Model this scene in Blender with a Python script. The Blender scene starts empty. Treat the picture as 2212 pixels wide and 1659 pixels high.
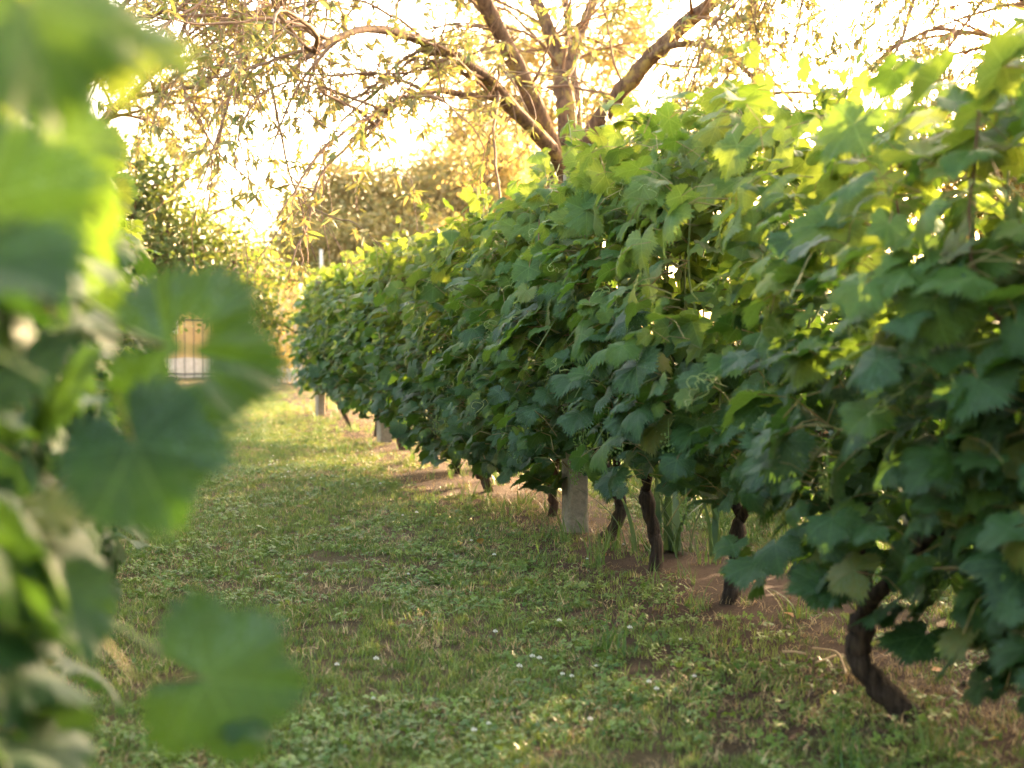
import bpy, math, random
import numpy as np
from mathutils import Vector, Matrix

random.seed(7)
rng = np.random.default_rng(11)
scene = bpy.context.scene
COL = scene.collection

# ------------------------------------------------------------------ camera
CAM_H, YAW, PITCH = 1.05, math.radians(13.4), math.radians(-1.95)
cam_d = bpy.data.cameras.new('camera')
cam = bpy.data.objects.new('camera', cam_d)
COL.objects.link(cam)
cam.location = (0, 0, CAM_H)
cam.rotation_euler = (math.radians(90) + PITCH, 0, -YAW)
cam_d.sensor_width = 36.0
cam_d.lens = 50.0
cam_d.clip_start = 0.05
cam_d.clip_end = 900.0
cam_d.dof.use_dof = True
cam_d.dof.focus_distance = 6.6
cam_d.dof.aperture_fstop = 2.7
scene.camera = cam

# ------------------------------------------------------------------ light
SUN_EL = math.radians(12.0)
SUN_AZ = math.radians(46.0)          # clockwise from +Y, seen from above
world = bpy.data.worlds.new('World')
scene.world = world
world.use_nodes = True
wn = world.node_tree.nodes
wn.clear()
sky = wn.new('ShaderNodeTexSky')
sky.sky_type = 'NISHITA'
sky.sun_disc = False
sky.sun_elevation = SUN_EL
sky.sun_rotation = SUN_AZ
sky.altitude = 100
sky.air_density = 1.0
sky.dust_density = 6.0
sky.ozone_density = 1.0
bg = wn.new('ShaderNodeBackground')
bg.inputs['Strength'].default_value = 0.15
wo = wn.new('ShaderNodeOutputWorld')
tint = wn.new('ShaderNodeMix')            # hazy cream evening air: the whole sky is warmed evenly
tint.data_type = 'RGBA'
tint.blend_type = 'MULTIPLY'
tint.inputs[0].default_value = 1.0
tint.inputs[7].default_value = (1.08, 0.97, 0.84, 1)
world.node_tree.links.new(sky.outputs[0], tint.inputs[6])
world.node_tree.links.new(tint.outputs[2], bg.inputs['Color'])
world.node_tree.links.new(bg.outputs[0], wo.inputs['Surface'])

sun_d = bpy.data.lights.new('sun', 'SUN')
sun_d.energy = 2.2
sun_d.angle = math.radians(0.53)
sun_d.color = (1.0, 0.68, 0.40)
sun = bpy.data.objects.new('sun', sun_d)
COL.objects.link(sun)
sdir = Vector((math.sin(SUN_AZ) * math.cos(SUN_EL), math.cos(SUN_AZ) * math.cos(SUN_EL), math.sin(SUN_EL)))
sun.rotation_euler = sdir.to_track_quat('Z', 'Y').to_euler()
sun.location = sdir * 60

vs = scene.view_settings
vs.view_transform = 'Standard'
vs.look = 'None'
vs.gamma = 1.0
vs.use_curve_mapping = False
vs.exposure = 4.25
cy = scene.cycles
cy.max_bounces = 8
cy.diffuse_bounces = 4
cy.glossy_bounces = 2
cy.transmission_bounces = 5
cy.volume_bounces = 0
cy.transparent_max_bounces = 6
cy.caustics_reflective = False
cy.caustics_refractive = False

# ------------------------------------------------------------------ pixel -> world helper (pixel grid 2212 x 1659)
PW, PH = 2212, 1659
PF = PW * 50 / 36
c_f = np.array([math.sin(YAW) * math.cos(PITCH), math.cos(YAW) * math.cos(PITCH), math.sin(PITCH)])
c_r = np.array([math.cos(YAW), -math.sin(YAW), 0.0])
c_u = np.cross(c_r, c_f)


def at(x, y, d):
    v = c_r * (x - PW / 2) / PF + c_u * (PH / 2 - y) / PF + c_f
    return np.array([0, 0, CAM_H]) + v * d


def on_ground(x, y):
    v = c_r * (x - PW / 2) / PF + c_u * (PH / 2 - y) / PF + c_f
    return np.array([0, 0, CAM_H]) + v * (CAM_H / -v[2])


def project(P):
    q = np.asarray(P, float) - np.array([0, 0, CAM_H])
    z = q @ c_f
    zz = np.where(np.abs(z) < 1e-4, 1e-4, z)
    return PW / 2 + PF * (q @ c_r) / zz, PH / 2 - PF * (q @ c_u) / zz, z


# ------------------------------------------------------------------ object helpers
def thing(name, label, cat, loc=(0, 0, 0), group=None):
    o = bpy.data.objects.new(name, None)
    o.empty_display_size = 0.1
    o.location = loc
    COL.objects.link(o)
    o['label'] = label
    o['category'] = cat
    if group:
        o['group'] = group
    return o


def tag(o, label, cat, group=None):
    o['label'] = label
    o['category'] = cat
    if group:
        o['group'] = group
    return o


def link(name, mesh, parent=None, M=None, loc=None):
    o = bpy.data.objects.new(name, mesh)
    COL.objects.link(o)
    if parent is not None:
        o.parent = parent
    if M is not None:
        o.matrix_basis = M
    if loc is not None:
        o.location = loc
    return o


def mesh_from(name, V, F, mats, smooth=True, mat_idx=None):
    me = bpy.data.meshes.new(name)
    me.from_pydata([tuple(v) for v in V], [], F)
    for m in mats:
        me.materials.append(m)
    if mat_idx is not None:
        me.polygons.foreach_set('material_index', np.asarray(mat_idx, np.int32))
    me.polygons.foreach_set('use_smooth', np.full(len(me.polygons), smooth))
    me.update()
    return me


def frame_along(d):
    d = d / (np.linalg.norm(d) + 1e-9)
    a = np.array([0, 0, 1.0]) if abs(d[2]) < 0.9 else np.array([1.0, 0, 0])
    x = np.cross(a, d)
    x /= np.linalg.norm(x) + 1e-9
    return x, np.cross(d, x)


class Tubes:
    """collects tapered tubes; becomes one mesh"""

    def __init__(self):
        self.V, self.F, self.n = [], [], 0

    def add(self, P, R, sides=6, rough=0.0, cap=True):
        P = np.asarray(P, float)
        R = np.broadcast_to(np.asarray(R, float), (len(P),)) if np.ndim(R) == 0 else np.asarray(R, float)
        k = len(P)
        ang = np.linspace(0, 2 * math.pi, sides, endpoint=False)
        T = np.gradient(P, axis=0)
        x, y = frame_along(T[0])
        base = self.n
        ridge = rng.uniform(-1, 1, sides)
        for i in range(k):
            t = T[i] / (np.linalg.norm(T[i]) + 1e-9)
            x = x - t * (x @ t)
            x /= np.linalg.norm(x) + 1e-9
            y = np.cross(t, x)
            ridge = .9 * ridge + .3 * rng.uniform(-1, 1, sides)
            rr = R[i] * (1 + rough * ridge) if rough else np.full(sides, R[i])
            self.V.append(P[i] + np.outer(np.cos(ang) * rr, x) + np.outer(np.sin(ang) * rr, y))
        for i in range(k - 1):
            for s in range(sides):
                a = base + i * sides + s
                b = base + i * sides + (s + 1) % sides
                self.F.append((a, b, b + sides, a + sides))
        if cap:
            self.F.append(tuple(base + (k - 1) * sides + s for s in range(sides)))
            self.F.append(tuple(base + s for s in reversed(range(sides))))
        self.n += k * sides

    def build(self, name, mat, parent=None, origin=None):
        V = np.concatenate(self.V)
        if origin is not None:
            V = V - np.asarray(origin)
        me = mesh_from(name, V, self.F, [mat])
        return link(name, me, parent)


def spline(P, n):
    """Catmull-Rom through control points"""
    P = np.asarray(P, float)
    k = len(P)
    Q = np.vstack([2 * P[0] - P[1], P, 2 * P[-1] - P[-2]])
    out = []
    for t in np.linspace(0, k - 1 - 1e-6, n):
        i = int(t)
        f = t - i
        a, b, c, d = Q[i], Q[i + 1], Q[i + 2], Q[i + 3]
        out.append(0.5 * ((2 * b) + (-a + c) * f + (2 * a - 5 * b + 4 * c - d) * f * f + (-a + 3 * b - 3 * c + d) * f ** 3))
    return np.array(out)


# ------------------------------------------------------------------ materials
class NT:
    def __init__(self, name):
        self.m = bpy.data.materials.new(name)
        self.m.use_nodes = True
        self.t = self.m.node_tree
        self.t.nodes.clear()
        self.out = self.t.nodes.new('ShaderNodeOutputMaterial')

    def n(self, typ, **kw):
        nd = self.t.nodes.new(typ)
        for k, v in kw.items():
            setattr(nd, k, v)
        return nd

    def set(self, sock, v):
        if isinstance(v, bpy.types.NodeSocket):
            self.t.links.new(v, sock)
        elif v is not None:
            if hasattr(sock.default_value, '__len__') and not hasattr(v, '__len__'):
                v = (v,) * len(sock.default_value)
            if hasattr(v, '__len__') and len(sock.default_value) == 4 and len(v) == 3:
                v = (*v, 1)
            sock.default_value = v

    def math(self, op, a, b=None, c=None, clamp=False):
        nd = self.n('ShaderNodeMath', operation=op, use_clamp=clamp)
        for i, v in enumerate((a, b, c)):
            if v is not None:
                self.set(nd.inputs[i], v)
        return nd.outputs[0]

    def mix(self, f, a, b, blend='MIX'):
        nd = self.n('ShaderNodeMix', data_type='RGBA', blend_type=blend)
        self.set(nd.inputs[0], f)
        self.set(nd.inputs[6], a)
        self.set(nd.inputs[7], b)
        return nd.outputs[2]

    def ramp(self, v, lo, hi, a=0.0, b=1.0):
        nd = self.n('ShaderNodeMapRange')
        for i, q in enumerate((v, lo, hi, a, b)):
            self.set(nd.inputs[i], q)
        return nd.outputs[0]

    def noise(self, scale, vec=None, detail=3, rough=0.55):
        nd = self.n('ShaderNodeTexNoise')
        nd.inputs['Scale'].default_value = scale
        nd.inputs['Detail'].default_value = detail
        nd.inputs['Roughness'].default_value = rough
        if vec is not None:
            self.t.links.new(vec, nd.inputs['Vector'])
        return nd.outputs[0]

    def obj(self):
        return self.n('ShaderNodeTexCoord').outputs['Object']

    def rnd(self):
        a = self.n('ShaderNodeObjectInfo').outputs['Random']
        b = self.n('ShaderNodeAttribute', attribute_name='leaf_rand').outputs['Fac']
        return self.math('FRACT', self.math('ADD', a, b))

    def bump(self, h, strength=0.4, dist=0.01):
        nd = self.n('ShaderNodeBump')
        nd.inputs['Strength'].default_value = strength
        nd.inputs['Distance'].default_value = dist
        self.t.links.new(h, nd.inputs['Height'])
        return nd.outputs[0]

    def pbsdf(self, col, rough=0.7, spec=0.3, normal=None):
        nd = self.n('ShaderNodeBsdfPrincipled')
        self.set(nd.inputs['Base Color'], col)
        self.set(nd.inputs['Roughness'], rough)
        self.set(nd.inputs['Specular IOR Level'], spec)
        if normal is not None:
            self.t.links.new(normal, nd.inputs['Normal'])
        return nd.outputs[0]

    def done(self, sh):
        self.t.links.new(sh, self.out.inputs['Surface'])
        return self.m


def vine_leaf_mat(name, c0, c1, tr0, tr1, dust, transl=0.42):
    g = NT(name)
    uv = g.n('ShaderNodeUVMap', uv_map='UVMap').outputs[0]
    sp = g.n('ShaderNodeSeparateXYZ')
    g.t.links.new(uv, sp.inputs[0])
    u, v = sp.outputs[0], sp.outputs[1]
    main = g.ramp(g.math('ADD', u, g.math('MULTIPLY', v, 0.012)), 0.011, 0.028, 1, 0)
    w = g.math('PINGPONG', g.math('SUBTRACT', v, g.math('MULTIPLY', u, 0.85)), 0.075)
    sec = g.ramp(w, 0.003, 0.014, 0.65, 0)
    vein = g.math('MAXIMUM', main, sec)
    r = g.rnd()
    base = g.mix(r, c0, c1)
    oc = g.obj()
    base = g.mix(g.ramp(r, 0.945, 0.955, 0, .7), base, (0.16, 0.14, 0.03))
    mot = g.noise(38, oc, 3)
    base = g.mix(g.ramp(mot, 0.35, 0.7, 0, 0.5), base, tuple(x * 1.7 for x in c1))
    veincol = tuple(min(1, x * 2.0 + 0.02) for x in c1)
    front = g.mix(g.math('MULTIPLY', vein, 0.42), base, veincol)
    if dust > 0:
        spk = g.ramp(g.noise(300, oc, 1), 0.60, 0.68, 0, 1)
        reg = g.ramp(g.noise(14, oc, 2), 0.42, 0.62, 0, dust)
        front = g.mix(g.math('MULTIPLY', spk, reg), front, (0.15, 0.20, 0.17))
    bf = g.n('ShaderNodeNewGeometry').outputs['Backfacing']
    back = g.mix(g.math('MULTIPLY', vein, 0.5), g.mix(0.6, base, tuple(x * 1.5 + 0.025 for x in c1)), tuple(x * 2.4 + 0.04 for x in c1))
    col = g.mix(bf, front, back)
    h = g.math('ADD', g.math('MULTIPLY', vein, -0.6), g.math('MULTIPLY', g.noise(90, oc, 2), 0.8))
    nb = g.bump(h, 0.35, 0.004)
    p = g.pbsdf(col, g.ramp(bf, 0, 1, 0.54, 0.85), 0.27, nb)
    tr = g.n('ShaderNodeBsdfTranslucent')
    g.set(tr.inputs['Color'], g.mix(g.math('MULTIPLY', vein, 0.45), g.mix(r, tr0, tr1), tuple(x * 1.35 + .02 for x in tr1)))
    ms = g.n('ShaderNodeMixShader')
    ms.inputs[0].default_value = transl
    g.t.links.new(p, ms.inputs[1])
    g.t.links.new(tr.outputs[0], ms.inputs[2])
    return g.done(ms.outputs[0])


def simple_leaf_mat(name, c0, c1, t0, t1, transl=0.4, rough=0.55):
    g = NT(name)
    r = g.rnd()
    col = g.mix(r, c0, c1)
    p = g.pbsdf(col, rough, 0.35)
    tr = g.n('ShaderNodeBsdfTranslucent')
    g.set(tr.inputs['Color'], g.mix(r, t0, t1))
    ms = g.n('ShaderNodeMixShader')
    ms.inputs[0].default_value = transl
    g.t.links.new(p, ms.inputs[1])
    g.t.links.new(tr.outputs[0], ms.inputs[2])
    return g.done(ms.outputs[0])


def bark_mat(name, c0, c1, c2=None, stretch=6.0, scale=30.0):
    g = NT(name)
    oc = g.obj()
    mp = g.n('ShaderNodeMapping')
    g.t.links.new(oc, mp.inputs[0])
    mp.inputs['Scale'].default_value = (1, 1, 1 / stretch)
    n1 = g.noise(scale, mp.outputs[0], 5, 0.65)
    col = g.mix(g.ramp(n1, 0.35, 0.65), c0, c1)
    if c2 is not None:
        col = g.mix(g.ramp(g.noise(7, oc, 4, 0.7), 0.52, 0.62), col, c2)
    return g.done(g.pbsdf(col, 0.9, 0.15, g.bump(n1, 0.9, 0.02)))


def flat_mat(name, c0, c1, scale=20, rough=0.8, bump=0.2, spec=0.25):
    g = NT(name)
    n1 = g.noise(scale, g.obj(), 4, 0.6)
    col = g.mix(g.ramp(n1, 0.3, 0.7), c0, c1)
    return g.done(g.pbsdf(col, rough, spec, g.bump(n1, bump, 0.01)))


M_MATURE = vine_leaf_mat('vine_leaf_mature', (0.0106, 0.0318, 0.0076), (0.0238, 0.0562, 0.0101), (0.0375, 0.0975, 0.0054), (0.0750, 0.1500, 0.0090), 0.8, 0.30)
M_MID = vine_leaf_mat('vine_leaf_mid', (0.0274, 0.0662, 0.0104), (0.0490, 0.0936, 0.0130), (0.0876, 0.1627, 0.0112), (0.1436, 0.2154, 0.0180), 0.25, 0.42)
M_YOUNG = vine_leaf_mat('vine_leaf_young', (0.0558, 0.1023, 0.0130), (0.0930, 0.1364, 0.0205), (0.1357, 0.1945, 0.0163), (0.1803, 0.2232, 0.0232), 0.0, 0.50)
M_PETIOLE = flat_mat('petiole', (0.16, 0.19, 0.05), (0.24, 0.13, 0.06), 12, 0.6, 0.0)
M_SHOOT = flat_mat('green_shoot', (0.10, 0.15, 0.04), (0.16, 0.17, 0.06), 8, 0.6, 0.1)
M_CANE = bark_mat('cane_bark', (0.10, 0.05, 0.028), (0.18, 0.10, 0.055), None, 8, 60)
M_VBARK = bark_mat('vine_bark', (0.014, 0.009, 0.007), (0.068, 0.045, 0.031), None, 9, 55)
M_VBARK_R = bark_mat('vine_bark_reddish', (0.035, 0.018, 0.012), (0.11, 0.062, 0.040), None, 9, 55)
M_TENDRIL = flat_mat('tendril', (0.30, 0.32, 0.09), (0.22, 0.27, 0.07), 10, 0.5, 0.0)
M_GRAPE = simple_leaf_mat('unripe_grape', (0.13, 0.22, 0.04), (0.18, 0.27, 0.06), (0.2, 0.3, 0.05), (0.25, 0.34, 0.06), 0.2, 0.4)

# ------------------------------------------------------------------ vine leaf meshes
VEINS = np.radians([-112, -54, 0, 54, 112])
LOBE = np.array([0.75, 0.92, 1.0, 0.92, 0.75])
BND = np.radians([-164, -84, -27, 27, 84, 164])
SIN_R = np.array([0.52, 0.69, 0.78, 0.78, 0.69, 0.52])
LEAF_LEN = 0.088


def leaf_geometry(seed, lod):
    """one grape leaf, junction at the origin, tip along +Y; returns verts, tris, uv per vertex-of-tri"""
    r_ = np.random.default_rng(seed)
    lob = LOBE * r_.uniform(0.88, 1.10, 5)
    sin_r = SIN_R * r_.uniform(0.86, 1.10, 6)
    veins = VEINS + r_.uniform(-0.06, 0.06, 5)
    droop = r_.uniform(0.05, 0.55)
    fold = r_.uniform(-0.15, 0.62)
    puck = r_.uniform(0.03, 0.075)
    ph, wav = r_.uniform(0, 6.28), r_.uniform(0.04, 0.17)
    nout = {'hi': 8, 'med': 4, 'low': 2}[lod]
    tris, uvs, V = [], [], []

    def z_of(x, y, s, r):
        a = math.atan2(x, y)
        return (-droop * r * r + fold * abs(x) * (0.6 + 0.4 * r) - 0.22 * abs(x) ** 2 * (1 if fold > 0.1 else -0.4)
                + puck * math.sin(math.pi * min(1, s)) * (0.4 + r) + wav * math.sin(3 * a + ph) * r)

    def pt(th, r, s):
        x, y = r * math.sin(th), r * math.cos(th)
        return (x * LEAF_LEN, y * LEAF_LEN, z_of(x, y, s, r) * LEAF_LEN)

    def vid(p):
        V.append(p)
        return len(V) - 1

    cache = {}

    def cv(key, p):
        if key not in cache:
            cache[key] = vid(p)
        return cache[key]

    for i in range(5):
        for side in (0, 1):
            b = BND[i + side]
            L, rs, th0 = lob[i], sin_r[i + side], veins[i]

            def uvp(th, r):
                d = th - th0
                return (abs(r * math.sin(d)), r * math.cos(d))
            outs = []
            for k in range(nout + 1):
                t = k / nout
                th = th0 + (b - th0) * t
                r = rs + (L - rs) * (1 - t) ** 1.05
                if 0 < k < nout:
                    r *= (0.86 if k % 2 else 1.07) if nout > 2 else 1.0
                key = ('v', i) if k == 0 else (('b', i + side) if k == nout else ('o', i, side, k))
                outs.append((cv(key, pt(th, r, t)), uvp(th, r)))
            c = (cv('c', (0, 0, 0)), (0, 0))
            if lod == 'low':
                seq = [(c, outs[0], outs[1]), (c, outs[1], outs[2])]
            else:
                m0 = (cv(('mv', i), pt(th0, L * 0.55, 0)), uvp(th0, L * 0.55))
                m2 = (cv(('mb', i + side), pt(b, rs * 0.6, 1)), uvp(b, rs * 0.6))
                if lod == 'hi':
                    thm = (th0 + b) / 2
                    rm = (L * 0.55 + rs * 0.6) / 2
                    m1 = (cv(('mm', i, side), pt(thm, rm, .5)), uvp(thm, rm))
                    seq = [(c, m0, m1), (c, m1, m2)]
                    seq += [(m0, outs[q], outs[q + 1]) for q in range(3)] + [(m0, outs[3], m1)]
                    seq += [(m1, outs[q], outs[q + 1]) for q in range(3, 6)] + [(m1, outs[6], m2)]
                    seq += [(m2, outs[q], outs[q + 1]) for q in range(6, 8)]
                else:
                    seq = [(c, m0, m2), (m0, outs[0], outs[1]), (m0, outs[1], outs[2]), (m0, outs[2], m2),
                           (m2, outs[2], outs[3]), (m2, outs[3], outs[4])]
            for t3 in seq:
                ids = [q[0] for q in t3]
                u3 = [q[1] for q in t3]
                if side == 1:
                    ids, u3 = ids[::-1], u3[::-1]
                tris.append(tuple(ids))
                uvs.append(u3)
    V = np.array(V)
    # angles run clockwise seen from above: make every normal point to +Z
    a, b_, c_ = V[tris[0][0]], V[tris[0][1]], V[tris[0][2]]
    if np.cross(b_ - a, c_ - a)[2] < 0:
        tris = [t[::-1] for t in tris]
        uvs = [u[::-1] for u in uvs]
    return V, tris, uvs


def petiole_geometry(seed, sides=3):
    r_ = np.random.default_rng(seed + 99)
    L = r_.uniform(0.08, 0.13)
    P = np.array([[0, 0.002, 0.0], [r_.uniform(-.01, .01), -L * .5, -L * .22], [r_.uniform(-.02, .02), -L * .9, -L * .75]])
    t = Tubes()
    t.add(P, np.array([0.0016, 0.0016, 0.0020]), sides, cap=False)
    return np.concatenate(t.V), t.F


LEAF = {}
NVAR = 12
for kind, mat in (('mature', M_MATURE), ('mid', M_MID), ('young', M_YOUNG)):
    for lod in ('hi', 'med'):
        for k in range(NVAR):
            V, T, U = leaf_geometry(100 + k + (40 if kind == 'young' else 0), lod)
            pv, pf = petiole_geometry(k)
            nv = len(V)
            F = list(T) + [tuple(i + nv for i in f) for f in pf]
            me = mesh_from('vine_leaf', np.vstack([V, pv]), F, [mat, M_PETIOLE], True, [0] * len(T) + [1] * len(pf))
            uvl = me.uv_layers.new(name='UVMap')
            flat = [q for u3 in U for q in u3] + [(0.2, 0.2)] * sum(len(f) for f in pf)
            uvl.data.foreach_set('uv', np.array(flat, np.float32).ravel())
            LEAF[kind, lod, k] = me
LOWGEO = [leaf_geometry(200 + k, 'low') for k in range(6)]


def joined_leaves(name, geos, mats4, mat, parent):
    """many small leaves as one mesh; mats4: list of (geo index, 4x4)"""
    Vs, Ts, Us, Rs, off = [], [], [], [], 0
    by = {}
    for gi, m in mats4:
        by.setdefault(gi, []).append(m)
    for gi, ms in by.items():
        V, T, U = geos[gi]
        A = np.array(ms)
        n = len(ms)
        W = np.einsum('kij,vj->kvi', A[:, :3, :3], V) + A[:, None, :3, 3]
        Tn = np.array(T)[None] + (off + np.arange(n) * len(V))[:, None, None]
        Vs.append(W.reshape(-1, 3))
        Ts.append(Tn.reshape(-1, 3))
        Us.append(np.tile(np.array(U, np.float32).reshape(-1, 2), (n, 1)))
        Rs.append(np.repeat(rng.random(n), len(V)))
        off += n * len(V)
    V, T = np.concatenate(Vs), np.concatenate(Ts)
    me = bpy.data.meshes.new(name)
    me.vertices.add(len(V))
    me.vertices.foreach_set('co', V.astype(np.float32).ravel())
    me.loops.add(len(T) * 3)
    me.loops.foreach_set('vertex_index', T.astype(np.int32).ravel())
    me.polygons.add(len(T))
    me.polygons.foreach_set('loop_start', np.arange(len(T), dtype=np.int32) * 3)
    me.polygons.foreach_set('use_smooth', np.ones(len(T), bool))
    uvl = me.uv_layers.new(name='UVMap')
    uvl.data.foreach_set('uv', np.concatenate(Us).ravel())
    at_ = me.attributes.new('leaf_rand', 'FLOAT', 'POINT')
    at_.data.foreach_set('value', np.concatenate(Rs).astype(np.float32))
    me.materials.append(mat)
    me.update()
    me.validate()
    o = link(name, me, parent)
    o['kind'] = 'stuff'
    return o


def basis(n, t, s, loc):
    """4x4 with +Z = n, +Y as close to t as possible"""
    n = n / (np.linalg.norm(n) + 1e-9)
    y = t - n * (t @ n)
    y /= np.linalg.norm(y) + 1e-9
    x = np.cross(y, n)
    M = np.eye(4)
    M[:3, 0], M[:3, 1], M[:3, 2], M[:3, 3] = x * s, y * s, n * s, loc
    return M


# ------------------------------------------------------------------ setting: ground
def ground_z(x, y):
    return (0.018 * np.sin(x * 1.7 + 0.6 * y) + 0.022 * np.sin(y * 0.9 + 1.0) * np.cos(x * 0.8)
            + 0.05 * np.exp(-((x - 2.0) / 0.45) ** 2) - 0.02)


def build_ground():
    xs = np.concatenate([[-90, -50, -25, -12], np.linspace(-7, 9, 81), [14, 25, 50, 90]])
    ys = np.concatenate([[-40, -20, -6], np.linspace(-2, 26, 141), [29, 33, 40, 60, 100, 150]])
    X, Y = np.meshgrid(xs, ys)
    fade = np.clip((30 - np.abs(Y)) / 5, 0, 1) * np.clip((12 - np.abs(X)) / 3, 0, 1)
    Z = ground_z(X, Y) * fade
    nx, ny = len(xs), len(ys)
    V = np.stack([X, Y, Z], -1).reshape(-1, 3)
    F = [(j * nx + i, j * nx + i + 1, (j + 1) * nx + i + 1, (j + 1) * nx + i) for j in range(ny - 1) for i in range(nx - 1)]
    g = NT('ground_soil_and_thatch')
    oc = g.obj()
    big = g.noise(1.1, oc, 4, 0.6)
    fine = g.noise(55, oc, 5, 0.7)
    soil = g.mix(fine, (0.026, 0.015, 0.010), (0.095, 0.056, 0.036))
    thatch = g.mix(fine, (0.022, 0.018, 0.008), (0.15, 0.105, 0.050))
    sx = g.n('ShaderNodeSeparateXYZ')
    g.t.links.new(oc, sx.inputs[0])
    band = g.math('ABSOLUTE', g.math('SUBTRACT', sx.outputs[0], 2.05))
    bare = g.math('ADD', g.ramp(band, 0.35, 0.95, 1.0, 0.0), g.ramp(big, 0.52, 0.70, 0, 0.45), clamp=True)
    col = g.mix(bare, thatch, soil)
    mat = g.done(g.pbsdf(col, 0.95, 0.1, g.bump(fine, 1.0, 0.03)))
    o = link('ground', mesh_from('ground', V, F, [mat]))
    o['kind'] = 'structure'


build_ground()

# ------------------------------------------------------------------ vines
CENTRE_R, CENTRE_L = 2.02, -0.58
UP = np.array([0, 0, 1.0])


def leaf_pose(side, p, top, r_):
    """blade orientation on the hedge: outward is -X for side<0"""
    out = np.array([side, 0, 0.0])
    if top:
        a = r_.uniform(0, 6.283)
        out = np.array([math.cos(a), math.sin(a), 0])
        n = UP * 0.8 + out * 0.35 + r_.normal(0, 0.42, 3)
        t = out * 0.8 - UP * 0.25 + r_.normal(0, 0.3, 3)
    else:
        n = out * 0.50 + UP * 0.74 + r_.normal(0, 0.36, 3)
        t = out * 0.45 - UP * 0.55 + np.array([0, r_.normal(0, 0.65), 0]) + r_.normal(0, 0.2, 3)
    return n, t


def half_width(z):
    return np.interp(z, [0.25, 0.5, 0.9, 1.3, 1.6, 1.9], [0.22, 0.40, 0.47, 0.44, 0.34, 0.20])


TENDRILS = []
for k in range(4):
    t = Tubes()
    r_ = np.random.default_rng(k)
    L = r_.uniform(0.10, 0.18)
    P = []
    for s in np.linspace(0, 1, 22):
        cur = max(0, s - 0.45) * 22 * (0.7 + 0.3 * k)
        rad = 0.016 * (1 - 0.4 * s) * (s > 0.45)
        P.append([L * s * 0.8 + rad * math.cos(cur), 0.03 * math.sin(3 * s + k) + rad * math.sin(cur), -0.06 * s * s + 0.02 * math.sin(5 * s)])
    t.add(np.array(P), np.linspace(0.0016, 0.0009, 22), 4, cap=False)
    P2 = np.array([[L * .3, 0.0, 0.0], [L * .42, -0.03, 0.015], [L * .5, -0.045, -0.005], [L * .48, -0.03, -0.02]])
    t.add(spline(P2, 8), 0.0011, 4, cap=False)
    TENDRILS.append(mesh_from('tendril', np.concatenate(t.V), t.F, [M_TENDRIL]))

# unripe bunch: small berries on a branching stalk
def bunch_mesh():
    V, F, n = [], [], 0
    ico = [(0, 0, 1), (0.894, 0, 0.447), (0.276, 0.851, 0.447), (-0.724, 0.526, 0.447), (-0.724, -0.526, 0.447), (0.276, -0.851, 0.447),
           (0.724, 0.526, -0.447), (-0.276, 0.851, -0.447), (-0.894, 0, -0.447), (-0.276, -0.851, -0.447), (0.724, -0.526, -0.447), (0, 0, -1)]
    fi = [(0, 1, 2), (0, 2, 3), (0, 3, 4), (0, 4, 5), (0, 5, 1), (1, 6, 2), (2, 7, 3), (3, 8, 4), (4, 9, 5), (5, 10, 1), (6, 7, 2), (7, 8, 3),
          (8, 9, 4), (9, 10, 5), (10, 6, 1), (11, 7, 6), (11, 8, 7), (11, 9, 8), (11, 10, 9), (11, 6, 10)]
    r_ = np.random.default_rng(5)
    for k in range(42):
        z = -0.02 - 0.11 * (k / 42)
        w = 0.028 * (1 - 0.6 * k / 42)
        a = r_.uniform(0, 6.28)
        c = np.array([w * math.cos(a), w * math.sin(a), z])
        V += [c + np.array(q) * 0.0042 for q in ico]
        F += [tuple(n + i for i in f) for f in fi]
        n += 12
    t = Tubes()
    t.add(np.array([[0, 0, 0.03], [0.002, 0, -0.05], [0, 0.002, -0.13]]), 0.0016, 4)
    V += list(np.concatenate(t.V))
    F += [tuple(n + i for i in f) for f in t.F]
    return mesh_from('grape_bunch', np.array(V), F, [M_GRAPE])


BUNCH = bunch_mesh()


def allowed_left(p):
    """keeps the left row's foliage out of the camera's own space"""
    x, y, z = project(p)
    if z < 0.35:
        return z < -0.15 or abs(p[0]) > 0.35
    if z < 1.0:
        return x < -0.14 * PF / z
    lim = np.interp(y, [-200, 0, 150, 300, 420, 520, 800, 1000, 1250, 1500, 1800], [60, 90, 130, 230, 215, 265, 300, 290, 260, 240, 230])
    if z < 3.2:
        return x < lim - 60
    return x < lim + 40


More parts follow.
